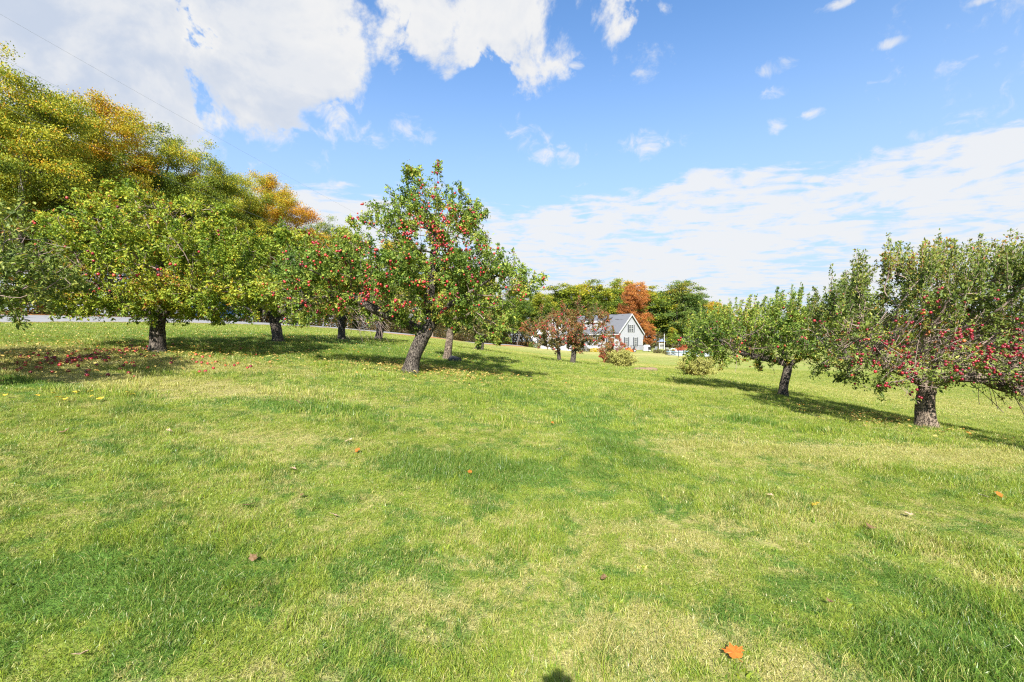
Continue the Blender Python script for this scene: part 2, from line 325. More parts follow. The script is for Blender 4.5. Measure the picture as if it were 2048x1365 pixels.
def blade_mat():
    m, T, out = new_mat('grass_blade'); o = lawn_nodes(T); L = m.node_tree.links
    r = T.n('ShaderNodeAttribute', attribute_name='r').outputs['Fac']; t = T.n('ShaderNodeAttribute', attribute_name='t').outputs['Fac']
    ir = T.n('ShaderNodeObjectInfo').outputs['Random']
    base = T.ramp(r, [(0, (.12, .21, .026)), (.35, (.205, .30, .034)), (.7, (.30, .37, .045)), (1.0, (.42, .44, .075))])
    lush = T.ramp(r, [(0, (.05, .12, .017)), (.5, (.11, .205, .03)), (1.0, (.22, .31, .055))])
    dry = T.ramp(r, [(0, (.26, .28, .07)), (.4, (.42, .38, .12)), (.75, (.56, .48, .21)), (1.0, (.66, .58, .33))])
    c = T.mix(o['lush'], base, lush)
    isdry = T.ss(T.m('ADD', o['dry'], T.m('MULTIPLY', T.m('SUBTRACT', T.m('FRACT', T.m('MULTIPLY', r, 37.7)), .5), 1.35)), .48, .66)
    c = T.mix(isdry, c, dry)
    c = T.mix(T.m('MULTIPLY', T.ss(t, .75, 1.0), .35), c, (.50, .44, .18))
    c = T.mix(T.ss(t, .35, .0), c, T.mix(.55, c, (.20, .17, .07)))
    c = T.mix(T.m('MULTIPLY', ir, .25), c, T.mix(1.0, c, (.72, .85, .7), 'MULTIPLY'))
    c = T.mix(T.m('MULTIPLY', o['litter'], .7), c, (.33, .22, .06))
    c = T.mix(1.0, c, (.86, .90, .70), 'MULTIPLY')
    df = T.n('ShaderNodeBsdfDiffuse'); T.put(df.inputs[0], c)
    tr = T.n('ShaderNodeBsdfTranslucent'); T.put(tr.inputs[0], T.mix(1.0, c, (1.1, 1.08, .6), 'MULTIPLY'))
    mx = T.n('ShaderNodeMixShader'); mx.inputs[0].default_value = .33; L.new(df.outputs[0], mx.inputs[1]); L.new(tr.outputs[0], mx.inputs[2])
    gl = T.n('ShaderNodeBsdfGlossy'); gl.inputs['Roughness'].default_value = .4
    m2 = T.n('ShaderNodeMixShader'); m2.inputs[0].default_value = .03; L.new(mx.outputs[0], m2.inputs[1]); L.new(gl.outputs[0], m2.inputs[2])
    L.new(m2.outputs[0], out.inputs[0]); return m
M_BLADE = blade_mat()
BARK_D = bark_mat('apple_bark_dark', (.022, .018, .015), (.125, .105, .088))
BARK_L = bark_mat('apple_bark_light', (.045, .034, .025), (.22, .17, .13))
BARK_W = bark_mat('woodland_bark', (.04, .034, .028), (.17, .15, .13), 4.0)
BARK_P = bark_mat('pale_bark', (.17, .155, .14), (.42, .40, .37), 5.0)
TWIG = pbr('twig_bark', (.15, .115, .09), .85, var=.2)
TWIG_G = pbr('grey_twig_bark', (.25, .185, .155), .85, var=.2)
G3 = [(0, (.05, .10, .014)), (.25, (.12, .20, .022)), (.55, (.25, .32, .035)), (.85, (.42, .42, .045)), (.97, (.52, .42, .04)), (1, (.36, .16, .03))]
LEAF_CENTRE = leaf_mat('apple_leaf_green', [(0, (.05, .105, .020)), (.3, (.13, .205, .032)), (.6, (.25, .33, .055)), (.85, (.42, .43, .075)), (.95, (.40, .25, .05)), (1, (.34, .13, .04))])
LEAF_YEL = leaf_mat('apple_leaf_yellow_green', G3)
LEAF_OLIVE = leaf_mat('apple_leaf_olive', [(0, (.055, .09, .02)), (.3, (.125, .175, .036)), (.6, (.225, .275, .06)), (.82, (.35, .33, .07)), (.93, (.36, .17, .05)), (1, (.34, .11, .05))])
LEAF_RED = leaf_mat('apple_leaf_russet_red', [(0, (.06, .075, .024)), (.3, (.15, .14, .045)), (.55, (.27, .18, .06)), (.75, (.33, .10, .05)), (1, (.36, .05, .045))])
LEAF_RUST = leaf_mat('apple_leaf_rusty', [(0, (.07, .085, .026)), (.3, (.17, .17, .05)), (.6, (.28, .24, .07)), (.8, (.36, .17, .06)), (1, (.38, .075, .05))])
WOOD_G = leaf_mat('maple_leaf_green', [(0, (.03, .065, .013)), (.3, (.09, .155, .02)), (.62, (.215, .275, .028)), (.88, (.38, .36, .033)), (1, (.48, .27, .03))], hue=.3)
WOOD_Y = leaf_mat('maple_leaf_yellow_green', [(0, (.04, .075, .012)), (.30, (.12, .175, .02)), (.58, (.265, .30, .028)), (.82, (.48, .42, .034)), (.95, (.52, .27, .02)), (1, (.50, .2, .02))], hue=.2)
WOOD_O = leaf_mat('maple_leaf_orange', [(0, (.08, .11, .016)), (.28, (.21, .25, .024)), (.55, (.42, .35, .026)), (.8, (.54, .30, .022)), (1, (.52, .17, .016))], hue=.15)
WOOD_OO = leaf_mat('maple_leaf_bright_orange', [(0, (.13, .12, .02)), (.3, (.32, .24, .022)), (.65, (.52, .28, .022)), (1, (.5, .16, .016))])
WOOD_R = leaf_mat('maple_leaf_rust_red', [(0, (.12, .06, .02)), (.35, (.32, .115, .035)), (.75, (.46, .18, .045)), (1, (.50, .30, .06))])
WOOD_D = leaf_mat('pine_dark_green', [(0, (.035, .075, .025)), (.4, (.085, .15, .035)), (.8, (.18, .24, .045)), (1, (.32, .27, .05))], hue=.3)
SHRUB_Y = leaf_mat('shrub_leaf_straw_yellow', [(0, (.18, .19, .045)), (.5, (.36, .355, .095)), (1, (.54, .51, .17))])
SHRUB_B = leaf_mat('undergrowth_leaf', [(0, (.03, .03, .015)), (.5, (.075, .075, .025)), (.8, (.15, .09, .03)), (1, (.24, .12, .04))])
FLOWER_Y = leaf_mat('yellow_petals', [(0, (.35, .30, .02)), (.4, (.55, .42, .02)), (1, (.65, .5, .03))])
FLOWER_R = leaf_mat('red_petals', [(0, (.30, .05, .03)), (.5, (.5, .08, .04)), (1, (.55, .16, .07))])
def apple_mat():
    m, T, out = new_mat('apple_skin'); tc = T.n('ShaderNodeTexCoord').outputs['Object']; r = T.n('ShaderNodeObjectInfo').outputs['Random']
    n = T.noise(T.vm('ADD', tc, T.comb(T.m('MULTIPLY', r, 9.0), 0, 0)), 22.0, 3.0, .5)
    red = T.ramp(r, [(0, (.10, .006, .02)), (.45, (.23, .009, .022)), (.8, (.33, .014, .022)), (.95, (.40, .045, .028)), (1, (.46, .15, .045))])
    c = T.mix(T.ss(n, .62, .78), red, T.mix(.45, red, (.5, .22, .06)))
    b = T.n('ShaderNodeBsdfPrincipled'); T.put(b.inputs['Base Color'], c); b.inputs['Roughness'].default_value = .34
    m.node_tree.links.new(b.outputs[0], out.inputs[0]); return m
APPLE = apple_mat()

# ------------------------------------------------------------------ ground, road
def sgrid(lo, hi, n, s, c=0.0):
    u = np.linspace(math.asinh((lo-c)/s), math.asinh((hi-c)/s), n); return c + s*np.sinh(u)
gx = sgrid(-900, 900, 260, 6.0, 0.0); gy = sgrid(-300, 1200, 300, 9.0, 8.0)
GX, GY = np.meshgrid(gx, gy); GZ = height(GX, GY)
V = np.stack([GX, GY, GZ], -1).reshape(-1, 3); nx = len(gx); ii, jj = np.meshgrid(np.arange(nx-1), np.arange(len(gy)-1)); k = (jj*nx+ii).ravel()
Fq = np.stack([k, k+1, k+1+nx, k+nx], 1)
tag(link('lawn', npmesh('lawn', V, Fq, smooth=True), ground_mat()), kind='structure')
ASPH = pbr('asphalt', (.21, .21, .215), .9, bump=(60, .3, .01), var=.12, vscale=2.5)
def edge_x(y): return -24.8 + (y-22)*.377
road_v, road_f = [], []
ys = np.linspace(-30, 112, 72); cols = (-.12, 0.0, 1.4, 2.9, 4.4, 5.8, 5.95)
for i, y in enumerate(ys):
    for j, c in enumerate(cols):
        X = edge_x(y) - c*.9357; Y = y + c*.353
        road_v.append((X, Y, hz(X, Y) + (-.08 if j in (0, 6) else .075 + .03*(1-abs(c-2.9)/2.9))))
nc = len(cols)
for i in range(len(ys)-1):
    for j in range(nc-1): road_f.append((i*nc+j, (i+1)*nc+j, (i+1)*nc+j+1, i*nc+j+1))
tag(link('road', npmesh('road', road_v, road_f, smooth=True), ASPH), kind='structure')

# ------------------------------------------------------------------ grass (instanced tufts of blades)
def tuft_mesh(name, n, rad, h0, h1, w, lean, seg=3):
    V, Fq, ar, atv = [], [], [], []
    a = rng.uniform(0, 2*math.pi, n); rr = rad*np.sqrt(rng.uniform(0, 1, n))
    for i in range(n):
        bx, by = rr[i]*math.cos(a[i]), rr[i]*math.sin(a[i])
        h = rng.uniform(h0, h1); th = rng.normal(0, .9) if rng.random() < .55 else rng.uniform(0, 6.28)
        ld = (math.cos(th), math.sin(th)); ln = lean*rng.uniform(.25, 1.5); wv = w*rng.uniform(.65, 1.3); rv = rng.uniform()
        ph = rng.uniform(0, 6.28); sx, sy = math.cos(ph), math.sin(ph); o = len(V); px, py, pz = bx, by, -.012
        ang = .15*ln; L = h/seg
        for s in range(seg+1):
            t = s/seg; ww = wv*(1-t**1.6)*.5 + (.0004 if s == seg else 0)
            V += [(px-sx*ww, py-sy*ww, pz), (px+sx*ww, py+sy*ww, pz)]; ar += [rv, rv]; atv += [t, t]
            px += ld[0]*math.sin(ang)*L; py += ld[1]*math.sin(ang)*L; pz += math.cos(ang)*L; ang += ln*(.55+.5*t)
        for s in range(seg): Fq.append((o+2*s, o+2*s+1, o+2*s+3, o+2*s+2))
    me = npmesh(name, V, Fq, {'r': ar, 't': atv}); me.materials.append(M_BLADE); return me
def vnoise(x, y, seed, sc):
    g = np.random.default_rng(seed); out = np.zeros_like(x)
    for i in range(7):
        th = g.uniform(0, 6.28); f = sc*g.uniform(.6, 1.8); out += np.sin((x*math.cos(th)+y*math.sin(th))*f*6.28+g.uniform(0, 6.28))
    return out/3.2
def gell(x, y, lst, k=4):
    o = np.zeros_like(x)
    for e in lst: o += np.exp(-((x-e[0])/e[2])**2-((y-e[1])/e[3])**2)*(e[k] if len(e) > 4 else 1)
    return o
def gn_scatter(name, coll):
    g = bpy.data.node_groups.new(name, 'GeometryNodeTree')
    g.interface.new_socket('Geometry', in_out='INPUT', socket_type='NodeSocketGeometry'); g.interface.new_socket('Geometry', in_out='OUTPUT', socket_type='NodeSocketGeometry')
    N = g.nodes; gi = N.new('NodeGroupInput'); go = N.new('NodeGroupOutput'); ip = N.new('GeometryNodeInstanceOnPoints'); ci = N.new('GeometryNodeCollectionInfo')
    ci.inputs['Collection'].default_value = coll; ci.inputs['Separate Children'].default_value = True; ci.inputs['Reset Children'].default_value = True
    def na(nm, ty):
        nd = N.new('GeometryNodeInputNamedAttribute'); nd.data_type = ty; nd.inputs[0].default_value = nm; return nd.outputs[0]
    L = g.links; L.new(gi.outputs[0], ip.inputs['Points']); L.new(ci.outputs[0], ip.inputs['Instance']); ip.inputs['Pick Instance'].default_value = True
    L.new(na('idx', 'INT'), ip.inputs['Instance Index']); L.new(na('rot', 'FLOAT_VECTOR'), ip.inputs['Rotation']); L.new(na('scl', 'FLOAT_VECTOR'), ip.inputs['Scale'])
    L.new(ip.outputs[0], go.inputs[0]); return g
def scatter(name, label_kind, meshes, P, idx, rot, scl):
    coll = bpy.data.collections.new(name+'_tufts')
    for i, me in enumerate(meshes): coll.objects.link(bpy.data.objects.new('%s_tuft_%02d' % (name, i), me))
    me = bpy.data.meshes.new(name); me.vertices.add(len(P)); me.vertices.foreach_set('co', np.asarray(P, np.float32).ravel())
    a = me.attributes.new('idx', 'INT', 'POINT'); a.data.foreach_set('value', np.asarray(idx, np.int32))
    a = me.attributes.new('rot', 'FLOAT_VECTOR', 'POINT'); a.data.foreach_set('vector', np.asarray(rot, np.float32).ravel())
    a = me.attributes.new('scl', 'FLOAT_VECTOR', 'POINT'); a.data.foreach_set('vector', np.asarray(scl, np.float32).ravel())
    me.update(); o = link(name, me)
    md = o.modifiers.new('scatter', 'NODES'); md.node_group = gn_scatter(name+'_scatter', coll)
    return o
def lawn_points(y0, y1, spacing, xw=1.2, xm=1.9):
    ny = int((y1-y0)/spacing); out = []
    for j in range(ny):
        y = y0+(j+.5)*spacing; hw = y*xw+xm; n = int(2*hw/spacing); out.append(np.stack([-hw+(np.arange(n)+rng.uniform(0, 1, n))*2*hw/n, y+rng.uniform(-.5, .5, n)*spacing], 1))
    P = np.concatenate(out); x, y = P[:, 0], P[:, 1]
    dr = (x-edge_x(y))*.9357
    keep = (dr > .15) & (gell(x, y, SOIL, 4)+.25*vnoise(x, y, 5, 1.0) < .45); return P[keep]
def grass():
    near = [tuft_mesh('t', 140, .15, .024, .066, .0034, 1.35) for _ in range(6)] + [tuft_mesh('t', 95, .12, .045, .11, .0038, 1.3) for _ in range(3)]
    mid = [tuft_mesh('t', 180, .27, .022, .060, .0058, 1.2, 2) for _ in range(6)] + [tuft_mesh('t', 120, .22, .05, .11, .007, .9, 2) for _ in range(2)]
    farm = [tuft_mesh('t', 170, .55, .025, .065, .014, .8, 2) for _ in range(5)]
    weeds = [tuft_mesh('t', 16, .07, .035, .07, .016, 1.3) for _ in range(2)] + [tuft_mesh('t', 30, .05, .09, .17, .0042, 1.2) for _ in range(2)]
    meshes = near+mid+farm+weeds; nw = len(near+mid+farm); PS, I, RO, SC = [], [], [], []
    for (y0, y1, sp, base, nn, tall) in ((.3, 6.5, .085, 0, 6, 3), (6.5, 17, .15, 9, 6, 2), (17, 46, .33, 17, 5, 0)):
        P = lawn_points(y0, y1, sp); x, y = P[:, 0], P[:, 1]; n = len(P)
        lush = vnoise(x, y, 11, .45)*.5 + vnoise(x, y, 12, 1.3)*.4 + gell(x, y, LUSH)*3.2; dry = vnoise(x, y, 13, .5)*.4 + gell(x, y, DRY)*2.6
        idx = base + rng.integers(0, nn, n)
        if tall: idx = np.where((lush > .40) & (rng.random(n) < .5), base+nn+rng.integers(0, tall, n), idx)
        if y0 < 17: idx = np.where(rng.random(n) < .035, nw+rng.integers(0, 2, n), idx); idx = np.where(rng.random(n) < .004, nw+2+rng.integers(0, 2, n), idx)
        ang = vnoise(x, y, 21, .22)*2.4 + vnoise(x, y, 22, .9)*.8 + rng.normal(0, .9, n) + .6
        s = np.clip(.80 + .40*lush - .22*dry + rng.normal(0, .2, n), .35, 1.8)
        PS.append(np.stack([x, y, height(x, y)], 1)); I.append(idx); RO.append(np.stack([rng.normal(0, .06, n), rng.normal(0, .06, n), ang], 1))
        wx = np.full(n, 1.0); SC.append(np.stack([wx, wx, s], 1))
    tb = np.array([(-2.35, 10.5), (7.93, 8.7), (8.02, 13.5), (-8.6, 11.0), (-8.0, 15.5), (-2.37, 16.5), (2.93, 22.0)]); n = 60*len(tb); a = rng.uniform(0, 6.28, n); q = .17+.22*rng.uniform(0, 1, n)**2
    x = np.repeat(tb[:, 0], 60)+q*np.cos(a); y = np.repeat(tb[:, 1], 60)+q*np.sin(a)
    PS.append(np.stack([x, y, height(x, y)], 1)); I.append(nw+2+rng.integers(0, 2, n)); RO.append(np.stack([a*0, a*0, a], 1)); SC.append(np.stack([a*0+1, a*0+1, rng.uniform(.4, 1.0, n)], 1))
    o = scatter('grass', None, meshes, np.concatenate(PS), np.concatenate(I), np.concatenate(RO), np.concatenate(SC))
    tag(o, kind='stuff')
grass()

# ------------------------------------------------------------------ trees: skeleton by space colonisation, tubes, leaves
def unit(v): return v/(np.linalg.norm(v, axis=-1, keepdims=True)+1e-9)
def in_ellipsoids(E, n, g, shell=0.0):
    """n points in a union of ellipsoids (cx,cy,cz,rx,ry,rz[,weight])"""
    w = np.array([e[3]*e[4]*e[5]*(e[6] if len(e) > 6 else 1) for e in E]); k = g.choice(len(E), n, p=w/w.sum()); E_ = np.array([e[:6] for e in E])[k]
    d = unit(g.normal(0, 1, (n, 3))); r = g.uniform(shell, 1, n)**(1/3.2)
    return E_[:, :3] + d*r[:, None]*E_[:, 3:]
def colonise(seeds, A, step, infl, kill, g, wob=.25, grav=0.0, maxn=6000):
    """seeds: list of polylines, the first is the trunk; (points, index-of-parent-point in earlier points)"""
    pos, par = [], []
    for pl, at_ in seeds:
        for i, p in enumerate(pl):
            pos.append(p); par.append(at_ if i == 0 else len(pos)-2)
    pos = [np.array(p, float) for p in pos]; main_n = len(pos)
    P = np.array(pos); d2 = ((A[:, None]-P[None])**2).sum(2); near = d2.argmin(1); nd = np.sqrt(d2.min(1)); alive = nd > kill*.6
    A, near, nd = A[alive], near[alive], nd[alive]
    for it in range(400):
        act = nd < infl
        if not act.any():
            if len(A) == 0: break
            act = nd < nd.min()*1.2
        idx = near[act]; dv = unit(A[act]-P[idx]); acc = np.zeros((len(P), 3)); np.add.at(acc, idx, dv); u = np.unique(idx)
        dirs = unit(acc[u]); dirs = unit(dirs + g.normal(0, wob, dirs.shape) + np.array([0, 0, grav])); new = P[u]+dirs*step
        par += list(u); n0 = len(P); P = np.concatenate([P, new])
        d = np.sqrt(((A[:, None]-new[None])**2).sum(2)); m = d.argmin(1); dm = d[np.arange(len(A)), m]
        b = dm < nd; near = np.where(b, n0+m, near); nd = np.where(b, dm, nd); k = nd > kill; A, near, nd = A[k], near[k], nd[k]
        if len(A) == 0 or len(P) > maxn: break
    return P, np.array(par), main_n
def radii(par, n, tip, e, order=None):
    acc = np.zeros(n); r = np.zeros(n); kids = np.zeros(n, int)
    for i in range(n-1, -1, -1):
        r[i] = max(acc[i], tip**e)**(1/e) if acc[i] > 0 else tip
        if par[i] >= 0: acc[par[i]] += r[i]**e
    return r
def chains(par, r):
    n = len(par); kids = [[] for _ in range(n)]
    for i, p in enumerate(par):
        if p >= 0: kids[p].append(i)
    out = []; stack = [(0, -1)]
    while stack:
        s, p = stack.pop(); ch = [p] if p >= 0 else []
        i = s
        while True:
            ch.append(i)
            if not kids[i]: break
            ks = sorted(kids[i], key=lambda q: -r[q]); i = ks[0]
            for q in ks[1:]: stack.append((q, ch[-1]))
        out.append((ch, p >= 0))
    return out
def tubes(P, r, chs, sides, g, lump=0.0, flare=None):
    V, Fq = [], []; o = 0
    for ch, child in chs:
        ch = np.array(ch)
        if len(ch) < 2: continue
        p = P[ch].copy(); rr = r[ch].copy()
        if child: rr[0] = min(rr[0], rr[1]*1.25)
        ns = sides(rr.max())
        if len(p) > 3:
            q = p.copy(); q[1:-1] = .25*p[:-2]+.5*p[1:-1]+.25*p[2:]; p[1:-1] = q[1:-1]
        t = np.gradient(p, axis=0); t = unit(t); ref = np.array([.3, .9, .2]); a = np.zeros_like(p)
        v = np.cross(t[0], ref); v /= np.linalg.norm(v)+1e-9
        for i in range(len(p)):
            v = v - t[i]*np.dot(v, t[i]); v /= np.linalg.norm(v)+1e-9; a[i] = v
        b = np.cross(t, a); th = np.arange(ns)*2*math.pi/ns
        rad = rr[:, None]*np.ones(ns)
        if lump and ns >= 7:
            rad = rad*(1+lump*np.sin(th*2+g.uniform(0, 6)+p[:, 2:3]*2)+lump*.8*np.sin(th*3+p[:, 2:3]*5+1)+g.normal(0, lump*.35, rad.shape))
        if flare is not None and not child:
            hgt = p[:, 2]-p[0, 2]; rad = rad*(1+flare*np.exp(-hgt/.14)[:, None]*(1+.35*np.sin(th*5+1.0)))
        ring = p[:, None]+a[:, None]*(np.cos(th)*rad)[:, :, None]+b[:, None]*(np.sin(th)*rad)[:, :, None]
        m = len(p); V.append(ring.reshape(-1, 3)); i0 = (np.arange(m-1)*ns)[:, None]+np.arange(ns); i1 = (np.arange(m-1)*ns)[:, None]+(np.arange(ns)+1) % ns
        Fq.append(np.stack([i0, i1, i1+ns, i0+ns], -1).reshape(-1, 4)+o); o += m*ns
    if not V: return np.zeros((0, 3)), np.zeros((0, 4), int)
    return np.concatenate(V), np.concatenate(Fq)
def leaves_mesh(name, B, D, L, ratio, rv, g, flat=.5, droop=0.15):
    """folded diamond leaves: base B, direction D, length L"""
    n = len(B); D = unit(D+np.array([0, 0, -droop])); up = unit(g.normal(0, 1, (n, 3))*(1-flat)+np.array([0, -.25, 1.0])*flat+D*.001)
    S = unit(np.cross(D, up)); N = np.cross(S, D); L = L[:, None]; W = L*ratio*.5*g.uniform(.75, 1.25, (n, 1)); fold = L*g.uniform(.03, .16, (n, 1))
    mid = B+D*L*.45
    V = np.stack([B, mid+S*W+N*fold, B+D*L+N*fold*g.uniform(-1.2, .6, (n, 1)), mid-S*W+N*fold], 1).reshape(-1, 3)
    k = np.arange(n)[:, None]*4; Fq = np.concatenate([k+np.array([0, 1, 2]), k+np.array([0, 2, 3])], 1).reshape(-1, 3)
    return npmesh(name, V, Fq, {'r': np.repeat(np.clip(rv, 0, 1), 4)})
def add_strands(P, par, starts, length, seglen, dirf, g, curve):
    """thin shoots added to skeleton nodes; returns the new arrays and a per-node strand flag"""
    Pl = [P]; pl = list(par); n = len(P); newidx = []
    for s in starts:
        d = unit(dirf(P[s])); L = length*g.uniform(.55, 1.25); m = max(2, int(L/seglen)); p = P[s].copy(); prev = s
        for i in range(m):
            d = unit(d+curve+g.normal(0, .07, 3)); p = p+d*seglen; Pl.append(p[None]); pl.append(prev); prev = n; newidx.append(n); n += 1
    return np.concatenate(Pl), np.array(pl), np.array(newidx, int)
def apple_mesh():
    s = MB(); prof = [(.002, .027), (.014, .034), (.030, .024), (.036, .004), (.029, -.022), (.014, -.033), (.001, -.029)]
    return s.lathe(prof, 8).mesh('apple', True)
APPLE_ME = apple_mesh(); APPLE_ME.materials.append(APPLE)
def apple_tree(label, base, E, trunk, limbs, seed, r_trunk, leaf_mat_, bark, twig, n_attr=1300, leaf=.075, lpn=7.0, n_leaf=26000, n_apples=0, apple_where=None,
               shoots=None, droops=None, bare=(), group='apple trees in the orchard rows', apple_scale=1.0, step=.13, name='apple_tree', cat='apple tree', rbias=0.0, kill=.25, fine=True, grow=.17, shoot_w=1.7, extra_apples=0, gap=.10):
    g = np.random.default_rng(seed); root = empty(name, base); tag(root, label, cat, group)
    seeds = [(trunk, -1)]
    n_tr = len(trunk); off = n_tr; allp = list(trunk)
    for (frm, pts) in limbs:
        seeds.append((pts, frm)); allp += pts
    E = [(e[0], e[1], e[2], e[3]+grow, e[4]+grow, e[5]+grow*.8)+tuple(e[6:]) for e in E]
    A = in_ellipsoids(E, n_attr, g)
    P, par, mn = colonise(seeds, A, step, .95, kill, g, .28, .0)
    # short twigs on every outer node
    ends = np.arange(mn, len(P)); pick = ends[g.random(len(ends)) < (.55 if fine else .25)]
    cen = np.average(np.array([e[:3] for e in E]), axis=0)
    P, par, tw = add_strands(P, par, pick, .36, .10, lambda p: unit(p-cen)*.5+g.normal(0, .8, 3), g, np.array([0, 0, .02]))
    sh = np.zeros(0, int); dr = np.zeros(0, int)
    if shoots:
        ns, ln, tilt = shoots; cand = ends[ends < len(P)]; zq = P[cand, 2]
        hi = cand[[i for i in range(len(cand)) if not ((np.abs(P[cand, 0]-P[cand[i], 0]) < .28) & (np.abs(P[cand, 1]-P[cand[i], 1]) < .28) & (zq > zq[i]+.28)).any()]]
        st = g.choice(hi, min(ns, len(hi)*3), replace=True)
        P, par, sh = add_strands(P, par, st, ln, .09, lambda p: np.array([tilt*(.4+max(p[0], -1)*.3), 0, 1.0])+g.normal(0, .16, 3), g, np.array([tilt*.05, 0, .02]))
    for (box, nd, ln, dd, cv) in (droops or ()):
        c = np.arange(n_tr, len(P)-len(sh)); m = (np.abs(P[c]-np.array(box[0])) < np.array(box[1])).all(1)
        if m.any():
            st = g.choice(c[m], nd); P, par, d_ = add_strands(P, par, st, ln, .11, lambda p: np.array(dd)+g.normal(0, .3, 3), g, np.array(cv)); dr = np.concatenate([dr, d_])
    n = len(P); r = radii(par, n, .0035, 2.35); sc = (r_trunk/r[n_tr//2]); rn = r*(1+(sc-1)*np.clip((r-.004)/(r[0]*.55), 0, 1))
    rn[:n_tr] = np.maximum(rn[:n_tr], r_trunk*np.linspace(1.08, .8, n_tr))
    if len(dr): rn[dr] = np.maximum(rn[dr], .0055)
    chs = chains(list(par), rn)
    # split: trunk chain, limbs, fine twigs
    big = [c for c in chs if rn[c[0][1 if c[1] else 0]] > r_trunk*.30]; trunk_c = [c for c in big if not c[1]]; limb_c = [c for c in big if c[1]]; tw_c = [c for c in chs if not any(c is b for b in big)]
    sides = lambda q: 14 if q > .08 else (9 if q > .04 else (6 if q > .018 else (4 if q > .008 else 3)))
    V, Fq = tubes(P, rn, trunk_c, sides, g, .08, .6); link('trunk', npmesh('trunk', V, Fq, smooth=True), bark, root)
    for c in limb_c:
        V, Fq = tubes(P, rn, [c], sides, g, .05); link('limb', npmesh('limb', V, Fq, smooth=True), bark, root)
    if tw_c:
        V, Fq = tubes(P, rn, tw_c, sides, g); o = link('twig_mass', npmesh('twigs', V, Fq, smooth=True), twig, root); o['kind'] = 'stuff'
    # leaves round the thin nodes
    thin = np.arange(mn, n)[rn[mn:] < .016]; thin = thin[~np.isin(thin, dr)]; vk = np.floor(P[thin]/.32).astype(int); _, inv, cn = np.unique(vk, axis=0, return_inverse=True, return_counts=True); w = 1.0/cn[inv.ravel()]**.55
    for (c, rad, amt) in bare: w *= 1-(1-amt)*np.exp(-(((P[thin]-np.array(c))/np.array(rad))**2).sum(1))
    if len(sh): w[np.isin(thin, sh)] *= shoot_w
    q3 = P[thin]; ps = g.uniform(0, 6.28, 6); nz = np.sin(q3[:, 0]*4.2+ps[0])+np.sin(q3[:, 1]*4.0+ps[1])+np.sin(q3[:, 2]*4.6+ps[2])+np.sin(q3[:, 0]*8+q3[:, 2]*7+ps[3])+np.sin(q3[:, 1]*8-q3[:, 2]*6+ps[4])
    w = w*np.clip(.75+.42*nz, gap, 2.2); ncl = n_leaf//6; cnode = g.choice(thin, ncl, p=w/w.sum()); cS = np.isin(cnode, sh)
    cpos = P[cnode]+g.normal(0, 1, (ncl, 3))*np.where(cS, .018, .050)[:, None]; crv = g.normal(0, .13, ncl); cid = g.integers(0, ncl, n_leaf); node = cnode[cid]; isS = cS[cid]
    if len(sh): node[isS] = g.choice(sh, isS.sum())
    B = cpos[cid]+g.normal(0, 1, (n_leaf, 3))*.022
    B[isS] = P[node[isS]]+g.normal(0, .02, (isS.sum(), 3))
    out = P[node]-P[par[node]]; Dv = unit(out)*.5+g.normal(0, .75, (n_leaf, 3)); Dv[isS] = unit(out[isS])*.8+g.normal(0, .5, (isS.sum(), 3))
    ph = g.uniform(0, 6.28, 6); cl = (np.sin(B[:, 0]*3.1+ph[0])+np.sin(B[:, 1]*3.4+ph[1])+np.sin(B[:, 2]*3.7+ph[2])+np.sin(B[:, 0]*7+B[:, 2]*6+ph[3]))*.09
    rv = np.clip(.42+cl+crv[cid]+g.normal(0, .17, n_leaf)+rbias, 0, 1)
    link('crown', leaves_mesh('crown', B, Dv, leaf*np.where(isS, .85, 1.0)*np.clip(g.lognormal(-.12, .32, n_leaf), .35, 1.6), .52, rv, g), leaf_mat_, root)
    # apples
    if n_apples:
        cand = thin[~np.isin(thin, sh)]; ww = np.exp(-.75*(P[cand, 1]))*np.ones(len(cand))
        key = np.floor(P[cand][:, [0, 2]]/.22).astype(int); _, inv = np.unique(key, axis=0, return_inverse=True); inv = inv.ravel(); mn_ = np.full(inv.max()+1, 99.0); np.minimum.at(mn_, inv, P[cand, 1]); ww = ww*np.where(P[cand, 1] < mn_[inv]+.12, 1.0, .06)
        if apple_where is not None: ww *= apple_where(P[cand])
        pick = g.choice(cand, n_apples, p=ww/ww.sum()); i = 0
        while i < n_apples:
            c = P[pick[i]]; m = min(int(g.choice([1, 1, 2, 3])), n_apples-i)
            for j in range(m):
                o = link('apple', APPLE_ME, None, root, tuple(c+np.array([g.normal(0, .05), -.10+g.normal(0, .03), -.04+g.normal(0, .04)])))
                s = .80*apple_scale*g.uniform(.7, 1.25); o.scale = (s, s, s); o.rotation_euler = (g.normal(0, .4), g.normal(0, .4), g.uniform(0, 6)); i += 1
    if extra_apples:
        pick = g.choice(cand, extra_apples, p=ww/ww.sum()); AV = np.array([v.co for v in APPLE_ME.vertices]); AF = [tuple(p.vertices) for p in APPLE_ME.polygons]; AF = np.array(AF); VV, FF = [], []
        for k, pi in enumerate(pick):
            VV.append(AV*.74*apple_scale*g.uniform(.7, 1.2)+P[pi]+np.array([g.normal(0, .06), -.06+g.normal(0, .06), -.05+g.normal(0, .05)])); FF.append(AF+k*len(AV))
        o = link('apple_mass', npmesh('apple_mass', np.concatenate(VV), np.concatenate(FF), smooth=True), APPLE, root); o['kind'] = 'stuff'
    return root
def lin(*pts, n=5):
    out = []
    for a, b in zip(pts[:-1], pts[1:]):
        for i in range(n): out.append(tuple(a[k]+(b[k]-a[k])*i/n for k in range(3)))
    return out+[pts[-1]]

